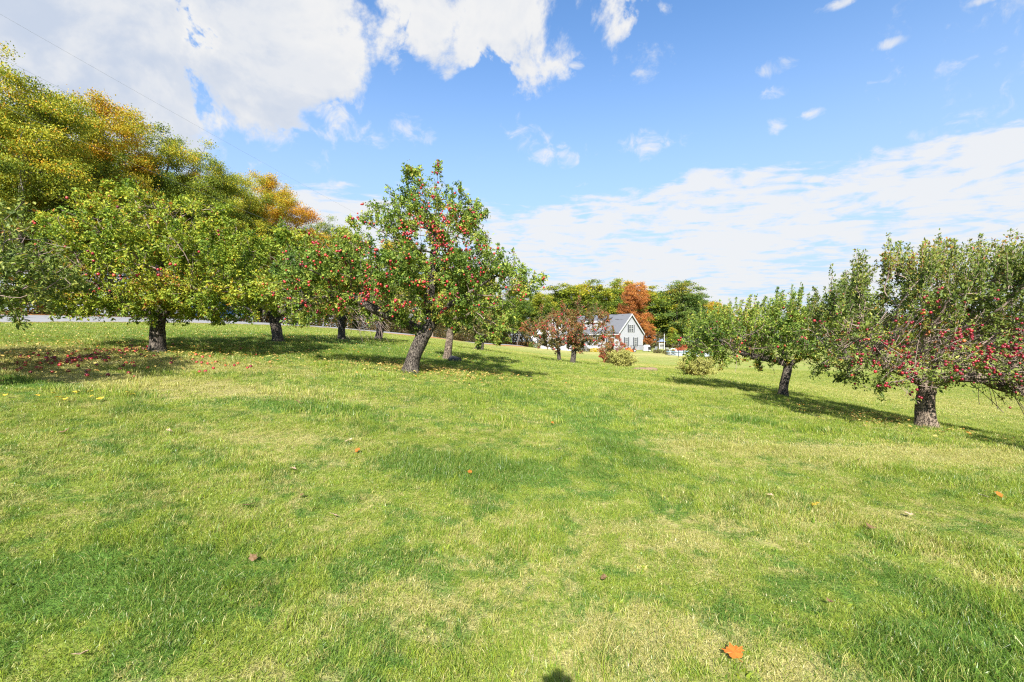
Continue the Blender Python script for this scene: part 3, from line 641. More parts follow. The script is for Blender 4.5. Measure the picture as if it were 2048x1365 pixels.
# --- the five trees that show largest
cb = at(820, 10.5)
apple_tree('tallest apple tree, leaning dark trunk, crown full of red apples, amid the lawn', cb,
    [(.35, 0, 2.30, 1.60, 1.4, 1.05), (.62, 0, 3.25, 1.05, .95, .85, 1.0), (.10, 0, 4.10, .22, .3, .5, 2.2), (.62, 0, 4.10, .22, .3, .40, 2.2), (-1.7, -.1, 2.15, 1.1, 1.1, .85), (-2.35, -.1, 1.75, .6, .7, .6),
     (1.75, -.1, 1.95, .85, .95, .80), (2.35, 0, 2.0, .4, .5, .45, 1.2), (-.55, 0, 3.45, .55, .55, .35, 1.4), (1.35, 0, 2.85, .6, .6, .5, 1.2), (-1.35, 0, 2.95, .35, .4, .25, 1.2)],
    lin((0, 0, -.1), (.07, 0, .35), (.30, .02, .85), (.55, .03, 1.2), n=4),
    [(9, lin((.18, .05, .95), (-.15, -.1, 1.2), (-.75, -.15, 1.42), (-1.3, -.2, 1.75), n=4)[1:]), (12, lin((.55, .03, 1.2), (.42, 0, 1.6), (.5, .05, 2.3), (.6, 0, 3.2), n=4)[1:]),
     (12, lin((.55, .03, 1.2), (.85, -.1, 1.5), (1.3, -.2, 1.75), n=4)[1:]), (11, lin((.5, .1, 1.1), (.3, .6, 1.6), (.1, 1.0, 2.0), n=4)[1:])],
    101, .168, LEAF_CENTRE, BARK_D, TWIG, n_attr=2000, shoots=(70, .32, .05), shoot_w=.8, leaf=.060, n_leaf=84000, n_apples=300, apple_scale=.86, extra_apples=360, apple_where=lambda p: .30+1.8*np.exp(-(((p-np.array([.9, 0, 3.0]))/np.array([.8, 2, .8]))**2).sum(1))+1.3*np.exp(-(((p-np.array([-.7, 0, 1.9]))/np.array([1.2, 2, .5]))**2).sum(1)),
    bare=[((2.0, 0, 1.7), (.6, 1.5, .5), .35)])
rb = at(1853, 8.7)
apple_tree('wide spreading apple tree with stout straight trunk and many upright shoots', rb,
    [(-.3, 0, 1.95, 1.75, 1.6, .85), (1.7, 0, 1.9, 1.6, 1.5, .95), (-1.4, -.2, 1.35, .75, 1.0, .45), (-.5, -.8, 1.45, 1.0, .7, .42), (.6, -.2, 2.45, 2.3, 1.4, .55), (2.4, -.2, 1.25, 1.2, .9, .45, .8), (.6, -.9, 1.5, .9, .6, .4)],
    lin((0, 0, -.1), (-.02, 0, .3), (-.01, 0, .75), n=4),
    [(8, lin((0, 0, .75), (-.22, -.05, .92), (-.6, -.1, 1.1), (-1.1, -.2, 1.25), n=4)[1:]), (8, lin((0, 0, .75), (.18, -.1, .98), (.62, -.35, 1.02), (.95, -.5, .82), (1.3, -.6, .75), (1.8, -.6, .95), n=3)[1:]),
     (8, lin((0, 0, .75), (.08, .1, 1.2), (.2, .2, 1.8), n=4)[1:]), (8, lin((0, 0, .75), (.35, .3, 1.1), (.9, .6, 1.6), n=4)[1:]), (8, lin((0, 0, .75), (-.2, .4, 1.1), (-.5, .9, 1.5), n=4)[1:])],
    202, .150, LEAF_OLIVE, BARK_L, TWIG_G, n_attr=2400, gap=.40, leaf=.054, n_leaf=92000, n_apples=300, extra_apples=620, apple_scale=.74, shoots=(620, .62, .34), shoot_w=1.5, apple_where=lambda p: .10+1.4*np.exp(-((p[:, 2]-1.5)/.42)**2),
    droops=[(((1.35, -.4, 1.0), (.75, .8, .35)), 190, .80, (.9, -.1, -.25), (.02, 0, -.13)), (((1.5, -.3, 1.4), (.9, .9, .5)), 220, .9, (1.0, 0, .12), (0, 0, .02)), (((0, 0, 1.4), (1.9, 1.0, .5)), 460, .6, (.25, -.35, .35), (0, 0, .02))],
    bare=[((1.8, -.2, 1.15), (1.2, 1.6, .55), .06), ((.2, -.4, 1.35), (1.6, 1.4, .42), .32)])
r2 = at(1565, 13.5)
apple_tree('low flat topped apple tree with a bent trunk left of the spreading one', r2,
    [(.0, 0, 1.95, 1.7, 1.6, .75), (-1.75, 0, 1.72, .95, 1.1, .62), (-2.45, -.1, 1.60, .55, .7, .42), (1.6, 0, 1.95, 1.1, 1.1, .8), (-.4, -.7, 1.6, 1.1, .7, .4)],
    lin((0, 0, -.1), (.04, 0, .35), (.17, 0, .95), n=4),
    [(8, lin((.17, 0, .95), (-.2, -.05, 1.12), (-.8, -.1, 1.18), (-1.4, -.1, 1.35), n=4)[1:]), (8, lin((.17, 0, .95), (.5, 0, 1.15), (1.0, .1, 1.4), n=4)[1:]), (8, lin((.17, 0, .95), (.2, .3, 1.4), (.1, .5, 1.8), n=4)[1:])],
    303, .125, LEAF_CENTRE, BARK_D, TWIG_G, n_attr=1500, leaf=.062, n_leaf=62000, n_apples=70, shoots=(150, .55, .12), rbias=0, shoot_w=.8,
    droops=[(((-.6, 0, 1.3), (1.0, .8, .35)), 40, .6, (-.5, -.2, .1), (0, 0, -.04))], bare=[((-.5, -.3, 1.35), (1.3, 1.0, .22), .25)])
lb = at(313, 11.0)
apple_tree('broad yellow green apple tree with stout trunk before the road, windfalls beneath it', lb,
    [(.1, 0, 2.35, 2.25, 1.9, 1.45), (.9, 0, 1.6, 1.7, 1.5, .8), (-1.1, 0, 1.65, 1.4, 1.5, .8), (1.9, 0, 1.6, .8, 1.0, .7)],
    lin((0, 0, -.1), (.02, 0, .35), (.05, 0, .85), n=4),
    [(8, lin((.05, 0, .85), (-.4, -.1, 1.1), (-.9, -.2, 1.4), n=4)[1:]), (8, lin((.05, 0, .85), (.5, -.1, 1.1), (1.1, -.2, 1.3), n=4)[1:]), (8, lin((.05, 0, .85), (.1, .1, 1.5), (.0, .1, 2.2), n=4)[1:]), (8, lin((.05, 0, .85), (.2, .6, 1.3), (.3, 1.0, 1.7), n=4)[1:])],
    404, .165, LEAF_YEL, BARK_D, TWIG_G, n_attr=2200, leaf=.063, n_leaf=90000, n_apples=70, rbias=.08, apple_scale=.85, apple_where=lambda p: .3+1.5*np.exp(-(((p-np.array([-.6, 0, 1.5]))/np.array([1.6, 3, .45]))**2).sum(1)),
    bare=[((-.5, -.6, 1.5), (.7, .9, .35), .15)])
nb = (-9.45, 6.3, hz(-9.45, 6.3))
apple_tree('apple tree at the left edge, only its drooping outer boughs in view', nb,
    [(0, 0, 1.75, 2.7, 2.3, .9), (1.9, 0, 1.45, 1.0, 1.2, .6)], lin((0, 0, -.1), (.02, 0, .35), (.05, 0, .8), n=4),
    [(8, lin((.05, 0, .8), (.7, 0, 1.1), (1.5, 0, 1.3), n=4)[1:]), (8, lin((.05, 0, .8), (-.6, 0, 1.2), (-1.2, 0, 1.4), n=4)[1:])],
    505, .16, LEAF_OLIVE, BARK_D, TWIG_G, n_attr=1700, leaf=.064, n_leaf=48000, n_apples=50, apple_scale=.85, bare=[((1.6, -.2, 1.4), (.9, 1.3, .35), .35)], rbias=.02)

# --- the rest of the orchard
def small_apple(label, base, sx, sz, z0, seed, r, mat, n_leaf=9000, leaf=.11, n_apples=0, bark=BARK_D, lean=(0, 0), E=None, trunk_h=.9, **kw):
    E = E or [(lean[0], 0, z0+sz, sx, sx*.85, sz), (lean[0]+sx*.4, 0, z0+sz*.7, sx*.6, sx*.6, sz*.6), (lean[0]-sx*.4, 0, z0+sz*.7, sx*.6, sx*.6, sz*.6)]
    t = lin((0, 0, -.1), (lean[1]*.4, 0, trunk_h*.4), (lean[1], 0, trunk_h), n=4)
    L = [(8, lin(t[-1], (t[-1][0]+s*sx*.35, a, trunk_h+.25), (t[-1][0]+s*sx*.6, a*2, trunk_h+.5), n=4)[1:]) for s, a in ((-1, -.1), (1, .1), (.2, .4))]
    return apple_tree(label, base, E, t, L, seed, r, mat, bark, TWIG_G, n_attr=700, leaf=leaf*.82, n_leaf=int(n_leaf*2.1), n_apples=n_apples, step=.16, kill=.34, fine=False, **kw)
small_apple('green apple tree with a curved grey trunk just right of the broad yellow green one', at(556, 15.5), 1.75, 1.55, .9, 11, .165, LEAF_YEL, 16000, .095, 10, lean=(0, -.12), rbias=.04)
small_apple('apple tree with bare grey branches sweeping to the ground by the road bank', at(683, 20.0), 1.7, 1.3, .8, 12, .15, LEAF_OLIVE, 9000, .11, 12, rbias=.1, droops=[(((.6, 0, 1.2), (1.2, 1.2, .6)), 90, 1.6, (1.0, -.2, -.2), (0, 0, -.07))])
small_apple('apple tree with a short slanting dark trunk left of the leaning centre trunk', at(755, 24.0), 1.9, 1.2, .9, 13, .17, LEAF_RUST, 8000, .12, 10, lean=(.3, .25), rbias=-.1)
small_apple('straight trunked apple tree behind the leaning one, rock at its foot', at(893, 16.5), 1.6, 1.35, .9, 14, .135, LEAF_CENTRE, 13000, .10, 25, bark=BARK_L, trunk_h=1.35, rbias=.05,
    E=[(.3, 0, 2.3, 1.2, 1.2, .9), (1.2, 0, 1.75, 1.0, 1.0, .85), (1.75, 0, 1.4, .8, .8, .8), (.6, .2, 1.6, .7, .8, .6)], lean=(0, .18))
small_apple('small apple tree with a thin trunk near the road bend behind the centre tree', at(962, 27.0), 2.0, 1.1, .7, 15, .12, LEAF_RUST, 7000, .13, 0, lean=(0, .1), rbias=-.1)
small_apple('red fruited apple tree before the house, thicker trunk of the pair', at(1145, 22.0), 1.75, 1.05, .75, 16, .125, LEAF_RED, 9500, .09, 120, lean=(.2, .1), apple_scale=1.0, shoots=(40, .4, .05))
small_apple('apple tree with a thin trunk and reddish crown in front of the house left wall', at(1119, 27.0), 1.9, 1.15, .7, 17, .11, LEAF_RED, 7000, .10, 60, lean=(-.35, -.08), apple_scale=1.0)
small_apple('small bushy tree with crimson foliage beside the pale house wall', at(1224, 38.0), 1.15, 1.05, .25, 18, .07, LEAF_RED, 4500, .12, 60, trunk_h=.4, rbias=.22, group=None, name='fruit_tree', cat='tree', apple_scale=1.4)
ro = (8.9, 4.0, hz(8.9, 4.0))
small_apple('apple tree just outside the right edge, known by its shadow on the grass', ro, 1.9, 1.0, .9, 19, .15, LEAF_OLIVE, 9000, .09, 0)

# --- woodland
def wood_mesh(seed, h, rx, crown0, n_leaf, leaf, lumps, conif=False):
    g = np.random.default_rng(seed); zc = (h+crown0)/2; E = [(0, 0, zc, rx*.8, rx*.8, (h-crown0)/2*.92)]
    for i in range(lumps):
        a = g.uniform(0, 6.28); q = g.uniform(.15, .95); zz = crown0+(h-crown0)*q; prof = math.sin(math.pi*min(.95, max(.12, (q*.85+.1))))
        rr = rx*prof*.72; s = g.uniform(.22, .36)*rx; E.append((rr*math.cos(a), rr*math.sin(a), min(zz, h-s*.7), s*1.25, s*1.25, s*.85, 2.0))
    A = in_ellipsoids(E, 520, g, .25); top = crown0+(h-crown0)*.55
    tr = lin((0, 0, -.3), (g.normal(0, .15), g.normal(0, .15), crown0*.6), (g.normal(0, .3), g.normal(0, .3), crown0), (g.normal(0, .5), g.normal(0, .5), top), n=5)
    P, par, mn = colonise([(tr, -1)], A, .62, 4.2, 1.0, g, .22, .05, 2500)
    r = radii(par, len(P), .022, 2.3); sc = (h*.0125)/r[6]; r = r*(1+(sc-1)*np.clip((r-.03)/(r[0]*.5), 0, 1)); chs = chains(list(par), r)
    V, Fq = tubes(P, r, chs, lambda q: 9 if q > .12 else (5 if q > .05 else 3), g, .04, .4); trunk = npmesh('trunk', V, Fq, smooth=True); trunk.materials.append(BARK_W)
    kids = np.bincount(par[par >= 0], minlength=len(P)); thin = np.arange(mn, len(P))[r[mn:] < .10]
    # pads of leaves at the twig ends
    nc = 260; cn = g.choice(thin, nc); pc = P[cn]+g.normal(0, .40, (nc, 3)); pr = g.uniform(0, 1, nc); per = g.integers(0, nc, n_leaf)
    B = pc[per]+g.normal(0, 1, (n_leaf, 3))*np.array([.47, .47, .21]); Dv = unit(B-np.array([0, 0, zc]))*.4+g.normal(0, .8, (n_leaf, 3))
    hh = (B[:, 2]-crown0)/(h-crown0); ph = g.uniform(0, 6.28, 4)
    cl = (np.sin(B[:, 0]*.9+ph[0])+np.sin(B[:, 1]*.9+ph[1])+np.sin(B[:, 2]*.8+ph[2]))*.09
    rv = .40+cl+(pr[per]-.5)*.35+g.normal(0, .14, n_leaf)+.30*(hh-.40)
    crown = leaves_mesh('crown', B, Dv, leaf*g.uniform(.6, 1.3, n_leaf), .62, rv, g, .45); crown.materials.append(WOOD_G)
    return trunk, crown, h
WN = [wood_mesh(50+i, 18.0, 5.4, 2.2, 72000, .145, 14) for i in range(4)]
WF = [wood_mesh(70+i, 16.0, 5.2, 2.2, 30000, .28, 16) for i in range(4)]
def wood_tree(label, x, y, topz, variant, mat, group, rz=0.0, wide=1.0, name='woodland_tree', cat='tree'):
    tr, cr, h = variant; z = hz(x, y); root = empty(name, (x, y, z), rz); s = (topz-z)/h; root.scale = (s*wide, s*wide, s); tag(root, label, cat, group)
    link('trunk', tr, None, root); o = link('crown', cr, None, root); o.material_slots[0].link = 'OBJECT'; o.material_slots[0].material = mat
    return root
g1 = 'tall trees along the far side of the road'
left_row = [  # px, distance, top pixel row, material, wide, label
    (-150, 30, 60, WOOD_G, 1.0, 'tall green roadside tree just beyond the left edge'),
    (40, 30, 118, WOOD_Y, 1.0, 'tallest yellow green tree at the far left, behind the road'),
    (125, 34, 160, WOOD_Y, .8, 'green tree right of the tallest one, its top against grey cloud'),
    (232, 37, 203, WOOD_O, .95, 'roadside tree with golden orange top standing out against the cloud'),
    (330, 41, 250, WOOD_Y, .95, 'yellow green roadside tree directly right of the golden orange top'),
    (405, 45, 288, WOOD_Y, .85, 'roadside tree with orange tinged tip halfway down the slope of treetops'),
    (475, 49, 325, WOOD_Y, .95, 'olive green roadside tree above the parked car'),
    (535, 54, 350, WOOD_O, .85, 'bronze green roadside tree next to the bright orange crown'),
    (585, 59, 385, WOOD_OO, 1.15, 'bright orange tree at the right end of the treetop slope'),
    (640, 66, 432, WOOD_G, 1.0, 'dark green tree right of the bright orange crown'),
    (700, 72, 455, WOOD_G, 1.0, 'green tree showing just left of the centre apple tree crown'),
    (790, 80, 485, WOOD_Y, 1.0, 'roadside tree hidden behind the centre apple tree'),
    (880, 88, 510, WOOD_G, 1.0, 'roadside tree seen through gaps in the centre apple tree'),
    (960, 96, 530, WOOD_Y, 1.0, 'roadside tree behind the right boughs of the centre apple tree'),
    (1035, 102, 562, WOOD_G, 1.0, 'yellow green tree left of the gap of sky beside the centre apple tree'),
]
for i, (px, D, ty, mt, wd, lab) in enumerate(left_row):
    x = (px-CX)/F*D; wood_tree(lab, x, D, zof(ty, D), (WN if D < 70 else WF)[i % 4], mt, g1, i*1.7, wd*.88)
for i, (px, D, ty, mt) in enumerate(((-20, 38, 190, WOOD_G), (90, 41, 230, WOOD_G), (180, 45, 270, WOOD_Y), (280, 48, 300, WOOD_G), (380, 53, 345, WOOD_G), (450, 58, 370, WOOD_G), (520, 63, 410, WOOD_Y), (610, 74, 460, WOOD_G), (690, 84, 500, WOOD_G), (-120, 40, 120, WOOD_G))):
    x = (px-CX)/F*D; wood_tree('green woodland tree filling the back row behind the roadside trees', x, D, zof(ty, D), (WN if D < 70 else WF)[(i+2) % 4], mt, 'back row of woodland trees behind the roadside trees', i*2.3+1, 1.1)
g2 = 'trees of the wood behind the house'
for i, (px, D, ty, mt, wd, lab) in enumerate((
    (1085, 112, 585, WOOD_Y, .8, 'small yellow tree at the left end of the wood behind the house'),
    (1135, 118, 557, WOOD_Y, 1.05, 'yellow green tree with a rounded top left of the house roof'),
    (1190, 120, 566, WOOD_Y, .95, 'olive green tree directly above the house roof ridge'),
    (1238, 128, 560, WOOD_G, .85, 'green tree behind the left shoulder of the rust red maple'),
    (1268, 114, 564, WOOD_R, .60, 'rust red maple rising behind the house gable'),
    (1312, 122, 566, WOOD_G, .95, 'green tree directly right of the rust red maple'),
    (1356, 120, 566, WOOD_D, 1.0, 'tall dark green tree with a domed top right of the house'),
    (1392, 124, 585, WOOD_D, .8, 'dark green tree on the right shoulder of the domed one'),
    (1434, 118, 603, WOOD_O, .75, 'golden orange tree at the right end of the wood, beside open sky'),
    (1300, 108, 645, WOOD_R, .62, 'low orange maple right of the house gable'),
    (1400, 112, 640, WOOD_D, .8, 'low green tree behind the pool'),
    (1345, 110, 655, WOOD_G, .7, 'low leafy tree behind the white pole'),
    (1470, 128, 632, WOOD_G, .9, 'green tree partly hidden by the flat topped apple tree'),
    (1530, 130, 636, WOOD_Y, .9, 'yellow green distant tree behind the flat topped apple tree'),
    (1600, 130, 634, WOOD_G, 1.0, 'distant tree seen through the flat topped apple tree'),
    (1690, 132, 636, WOOD_O, 1.0, 'distant orange tree behind the gap between the two right apple trees'),
    (1790, 134, 634, WOOD_Y, 1.0, 'distant tree behind the left half of the spreading apple tree'),
    (1890, 136, 634, WOOD_G, 1.0, 'distant tree behind the stout trunked apple tree'),
    (1990, 138, 628, WOOD_R, 1.1, 'distant rust coloured tree behind the bare twigs at the right edge'),
    (2090, 138, 626, WOOD_O, 1.1, 'distant orange tree at the right edge of the view'))):
    x = (px-CX)/F*D; wood_tree(lab, x, D, zof(ty, D), WF[(i*3+1) % 4], mt, g2, i*2.1, wd*1.3 if wd < .8 else wd*1.3)
for i in range(31):
    px = 880+i*41; D = 136+6*(i % 3); ty = 585+12*(i % 2)+ (42 if i > 12 else 0)
    wood_tree('green tree deep in the wood behind the house', (px-CX)/F*D, D, zof(ty, D), WF[i % 4], (WOOD_G, WOOD_D, WOOD_Y)[i % 3], 'trees deep in the wood behind the house', i*1.3, 1.2)

def leaf_cloud(name, E, n, size, mat, seed, parent=None, shell=.3, flat=.4):
    g = np.random.default_rng(seed); B = in_ellipsoids(E, n, g, shell); rv = .45+g.normal(0, .22, n)
    return link(name, leaves_mesh(name, B, g.normal(0, 1, (n, 3)), size*g.uniform(.6, 1.3, n), .6, rv, g, flat), mat, parent)
# brush beneath the trees along the road and round the wood
E = []
for i in range(200):
    y = -2+i*.55; c = 8.6+random.uniform(-.8, 4.5); X, Y = edge_x(y)-c*.9357, y+c*.353; h = random.uniform(.8, 2.6)
    E.append((X, Y, hz(X, Y)+h*.55, 1.5, 1.5, h))
tag(leaf_cloud('roadside_undergrowth', E, 85000, .22, SHRUB_B, 900), 'dark brown brush under the trees along the far side of the road', 'undergrowth', kind='stuff')
E = []
for i in range(370):
    X = -36+(i//2)*1.1; Y = 116+5*math.sin(i*1.9)+7*(i % 2)+max(0, X-60)*.3; h = random.uniform(1.2, 3.2)+(.8 if X < 14 else 0); E.append((X, Y, hz(X, Y)+h*.5, 1.9, 1.9, h))
tag(leaf_cloud('woodland_undergrowth', E, 85000, .38, SHRUB_B, 901), 'brown and green brush at the foot of the wood behind the house', 'undergrowth', kind='stuff')

# ------------------------------------------------------------------ yellow twiggy shrubs
def shrub(label, base, w, h, seed, group):
    g = np.random.default_rng(seed); root = empty('shrub', base); tag(root, label, 'shrub', group); P = [np.zeros(3)]; par = [-1]; nodes = []
    for i in range(70):
        a = g.uniform(0, 6.28); tl = g.uniform(0, 1)**.7*1.15; p = np.array([math.cos(a)*.12*g.random(), math.sin(a)*.12*g.random(), -.03]); d = np.array([math.cos(a)*math.sin(tl), math.sin(a)*math.sin(tl), math.cos(tl)]); L = h*g.uniform(.75, 1.1); prev = 0
        for k in range(9):
            d = unit(d+np.array([0, 0, .05])+g.normal(0, .09, 3)); p = p+d*L/9*np.array([w/h*.9, w/h*.9, 1]); P.append(p.copy()); par.append(prev); prev = len(P)-1
            if k > 0: nodes.append(prev)
            if k > 2 and g.random() < .5:
                q = p.copy(); pr = prev; d2 = unit(d+g.normal(0, .6, 3))
                for s in range(3): q = q+d2*.06; P.append(q.copy()); par.append(pr); pr = len(P)-1; nodes.append(pr)
    P = np.array(P); par = np.array(par); r = np.full(len(P), .0045); r[0] = .02
    V, Fq = tubes(P, r, chains(list(par), r), lambda q: 3, g); o = link('stem_mass', npmesh('stems', V, Fq), TWIG, root); o['kind'] = 'stuff'
    n = 11000; nd = g.choice(nodes, n); B = P[nd]+g.normal(0, .03, (n, 3)); rv = np.clip(.5+g.normal(0, .22, n), 0, 1)
    link('crown', leaves_mesh('crown', B, g.normal(0, 1, (n, 3))+np.array([0, 0, .3]), .075*g.uniform(.6, 1.3, n), .45, rv, g, .3), SHRUB_Y, root)
gs = 'yellow twiggy shrubs on the lawn'
shrub('round straw yellow shrub standing in front of the house gable', at(1243, 24.0), 1.05, .86, 31, gs)
shrub('round straw yellow shrub nearest the flat topped apple tree, on bare soil', at(1391, 20.0), 1.08, .86, 32, gs)

# ------------------------------------------------------------------ house
SIDING = None
def siding_mat():
    m, T, out = new_mat('clapboard'); tc = T.n('ShaderNodeTexCoord').outputs['Object']; x, y, z = T.xyz(tc)
    saw = T.m('FRACT', T.m('MULTIPLY', z, 7.0)); n = T.noise(tc, 3.0, 4, .6)
    c = T.mix(n, (.325, .33, .36), (.37, .375, .405)); b = T.n('ShaderNodeBsdfPrincipled'); T.put(b.inputs['Base Color'], c); b.inputs['Roughness'].default_value = .6
    bn = T.n('ShaderNodeBump'); bn.inputs['Strength'].default_value = .6; bn.inputs['Distance'].default_value = .03; T.put(bn.inputs['Height'], saw)
    m.node_tree.links.new(bn.outputs[0], b.inputs['Normal']); m.node_tree.links.new(b.outputs[0], out.inputs[0]); return m
def roof_mat():
    m, T, out = new_mat('roof_shingle'); tc = T.n('ShaderNodeTexCoord').outputs['Object']
    br = T.n('ShaderNodeTexNoise'); n = T.noise(tc, 6.0, 5, .7); n2 = T.noise(T.vm('MULTIPLY', tc, (.5, .35, 2.0)), 1.0, 2, .5)
    c = T.mix(n, (.075, .08, .092), (.135, .14, .155)); c = T.mix(T.ss(n2, .60, .64), c, (.05, .05, .058))
    b = T.n('ShaderNodeBsdfPrincipled'); T.put(b.inputs['Base Color'], c); b.inputs['Roughness'].default_value = .9
    m.node_tree.links.new(b.outputs[0], out.inputs[0]); return m
SIDING = siding_mat(); SHING = roof_mat(); WHITE = pbr('white_paint', (.44, .44, .44), .5, var=.04); SHUT = pbr('shutter_slate', (.055, .06, .072), .6, var=.1)
GLASS = pbr('window_glass', (.05, .06, .07), .06, var=.3, spec=.8); FOUND = pbr('concrete', (.42, .41, .39), .9)
DARK = pbr('dark_metal', (.03, .03, .033), .5); GREYC = pbr('grey_cover', (.20, .21, .23), .8, var=.2); ORANGE = pbr('orange_paint', (.62, .13, .02), .35); RUBBER = pbr('rubber', (.02, .02, .02), .85)
house = tag(empty('house', (0, 0, 0)), 'pale grey clapboard house with grey shingle roof and dark shutters', 'house')
def block(loc, rz, w, L, hw, rise, ov=.35):
    """gabled block: front gable in the plane y=0 facing -y; returns the transform function"""
    cz, sz = math.cos(rz), math.sin(rz)
    def tf(p): return (loc[0]+p[0]*cz-p[1]*sz, loc[1]+p[0]*sz+p[1]*cz, loc[2]+p[2])
    def put(mb, name, mat, parent=house):
        mb.v = [tf(p) for p in mb.v]; return mb.build(name, mat, parent)
    b = w/2
    put(MB().prism([(-b, .25), (b, .25), (b, hw), (0, hw+rise), (-b, hw)], 0, L), 'wall', SIDING)
    put(MB().box(-b-.03, b+.03, -.03, L+.03, -1.2, .248), 'foundation', WHITE)
    sl = rise/b
    for s in (-1, 1):
        t = .16; e = b+ov
        poly = [(0, hw+rise+.02), (s*e, hw-sl*ov+.02), (s*e, hw-sl*ov+.02+t), (0, hw+rise+.02+t*1.2)]
        put(MB().prism(poly if s > 0 else poly[::-1], -ov, L+ov), 'roof', SHING)
        rk = [(0, hw+rise+.20), (s*(e+.03), hw-sl*ov+.20), (s*(e+.03), hw-sl*ov-.12), (0, hw+rise-.16)]
        put(MB().prism(rk if s < 0 else rk[::-1], -ov-.06, -ov-.004), 'rake_trim', WHITE)
        put(MB().box(s*e-.04 if s > 0 else s*e-.08, s*e+.08 if s > 0 else s*e+.04, -ov+.002, L+ov, hw-sl*ov-.14, hw-sl*ov+.016), 'eave_trim', WHITE)
        put(MB().box(s*b-.09, s*b+.09, -.025, .10, .25, hw-.05), 'corner_trim', WHITE)
    return tf, put
def window(put, x, z, w, h, double=False, side=None, sh=.42):
    """a window in the front gable, or with side=(x-plane, sign) in a long wall (x is then y)"""
    def mk(): return MB()
    def fix(mb):
        if side is not None:
            X, s = side; mb.v = [(X+s*(-p[1]), p[0], p[2]) for p in mb.v]
        return mb
    f = mk()
    f.box(x-w/2-.09, x-w/2, -.06, .02, z-.09, z+h+.09); f.box(x+w/2, x+w/2+.09, -.06, .02, z-.09, z+h+.09); f.box(x-w/2, x+w/2, -.06, .02, z+h, z+h+.09); f.box(x-w/2, x+w/2, -.06, .02, z-.09, z)
    fr = put(fix(f), 'window', WHITE)
    put(fix(mk().box(x-w/2, x+w/2, -.012, .03, z, z+h)), 'pane', GLASS, fr)
    mm = mk()
    for i in range(1, 4): mm.box(x-w/2, x+w/2, -.035, -.0135, z+h*i/4-(.035 if i == 2 else .018), z+h*i/4+(.035 if i == 2 else .018))
    mm.box(x-.018, x+.018, -.034, -.0136, z, z+h) if not double else mm.box(x-.08, x+.08, -.036, -.0136, z, z+h)
    put(fix(mm), 'muntin', WHITE, fr)
    for s in (-1, 1):
        xs = x+s*(w/2+.11+sh/2); put(fix(mk().box(xs-sh/2, xs+sh/2, -.05, -.003, z-.08, z+h+.08)), 'shutter', SHUT)
hb = hz(25.7, 98.5)
tf, put = block((25.7, 98.5, hb), R(45), 10.0, 14.0, 3.75, 4.0)
window(put, -1.75, 1.0, .95, 1.75); window(put, 2.0, 1.0, .95, 1.75); window(put, .15, 4.0, 1.7, 1.5, True)
for yy in (2.0,): window(put, yy, 1.0, .95, 1.6, side=(-5.0, -1))
# dormer on the roof slope that faces the lawn
d = MB(); d.box(-4.2, -1.2, 4.2, 9.5, 4.6, 6.2); put(d, 'dormer', SIDING); d = MB(); d.add([(-4.5, 3.9, 6.22), (-4.5, 9.8, 6.22), (-.6, 9.8, 7.35), (-.6, 3.9, 7.35), (-4.5, 3.9, 6.42), (-4.5, 9.8, 6.42), (-.6, 9.8, 7.5), (-.6, 3.9, 7.5)], [(0, 1, 2, 3), (7, 6, 5, 4), (0, 4, 5, 1), (1, 5, 6, 2), (2, 6, 7, 3), (3, 7, 4, 0)]); put(d, 'dormer_roof', SHING)
d = MB(); d.box(-4.58, -4.503, 3.88, 9.82, 6.05, 6.44); put(d, 'dormer_fascia', WHITE)
wb = hz(8.2, 100)
tf2, put2 = block((8.25, 100.0, wb), R(-4), 7.2, 9.0, 3.4, 4.2)
window(put2, -1.75, 1.2, .95, 1.45); window(put2, 1.4, 1.2, .95, 1.45)
tf3, put3 = block((11.9, 106.5, wb), R(-92), 8.0, 12.0, 3.1, 2.9)
for yy in (5.4,): window(put3, yy, 1.0, .95, 1.4, side=(4.0, 1))
put2(MB().box(3.7, 6.6, -.6, 1.2, -.3, .45), 'porch_step', WHITE)

# ------------------------------------------------------------------ things round the house
def leafy(name, label, cat, px, D, w, h, mat, seed, n=1500, size=.14, group=None):
    x, y, z = at(px, D); root = tag(empty(name, (x, y, z)), label, cat, group)
    leaf_cloud('crown', [(0, 0, h*.5, w*.5, w*.5, h*.55), (w*.2, -w*.1, h*.4, w*.35, w*.35, h*.4), (-w*.2, w*.1, h*.4, w*.35, w*.35, h*.4)], n, size, mat, seed, root, .5)
    m = MB()
    for k in range(6): a = k*1.05; m.tube([(0, 0, -.1), (math.cos(a)*w*.12, math.sin(a)*w*.12, h*.3), (math.cos(a)*w*.3, math.sin(a)*w*.3, h*.75)], [.03, .02, .008], 4)
    m.build('stem', TWIG, root); return root
leafy('shrub', 'round green shrub at the left corner of the house', 'shrub', 1067, 93, 1.9, 1.25, leaf_mat('shrub_leaf_green', [(0, (.05, .1, .015)), (.5, (.11, .17, .025)), (1, (.24, .27, .04))]), 41)
leafy('flowering_shrub', 'low clump of bright yellow flowers before the house wall', 'plant', 1190, 92, 2.4, .8, FLOWER_Y, 42)
leafy('shrub', 'olive brown bush left of the yellow flowers by the house', 'shrub', 1168, 92, 2.4, 1.0, SHRUB_B, 43)
leafy('shrub', 'reddish brown bush right of the yellow flowers by the house', 'shrub', 1213, 91, 2.6, 1.3, LEAF_RUST, 44)
for i, px in enumerate((1315, 1334, 1341)):
    leafy('shrub', ('brown faded plant clump on the patio edge nearest the house', 'brown faded plant clump beside the pool ladder', 'small russet plant clump next to the pool ladder')[i], 'plant', px, 82-3*i, 1.5, .75, SHRUB_B, 45+i, 700, group='faded plants along the patio edge')
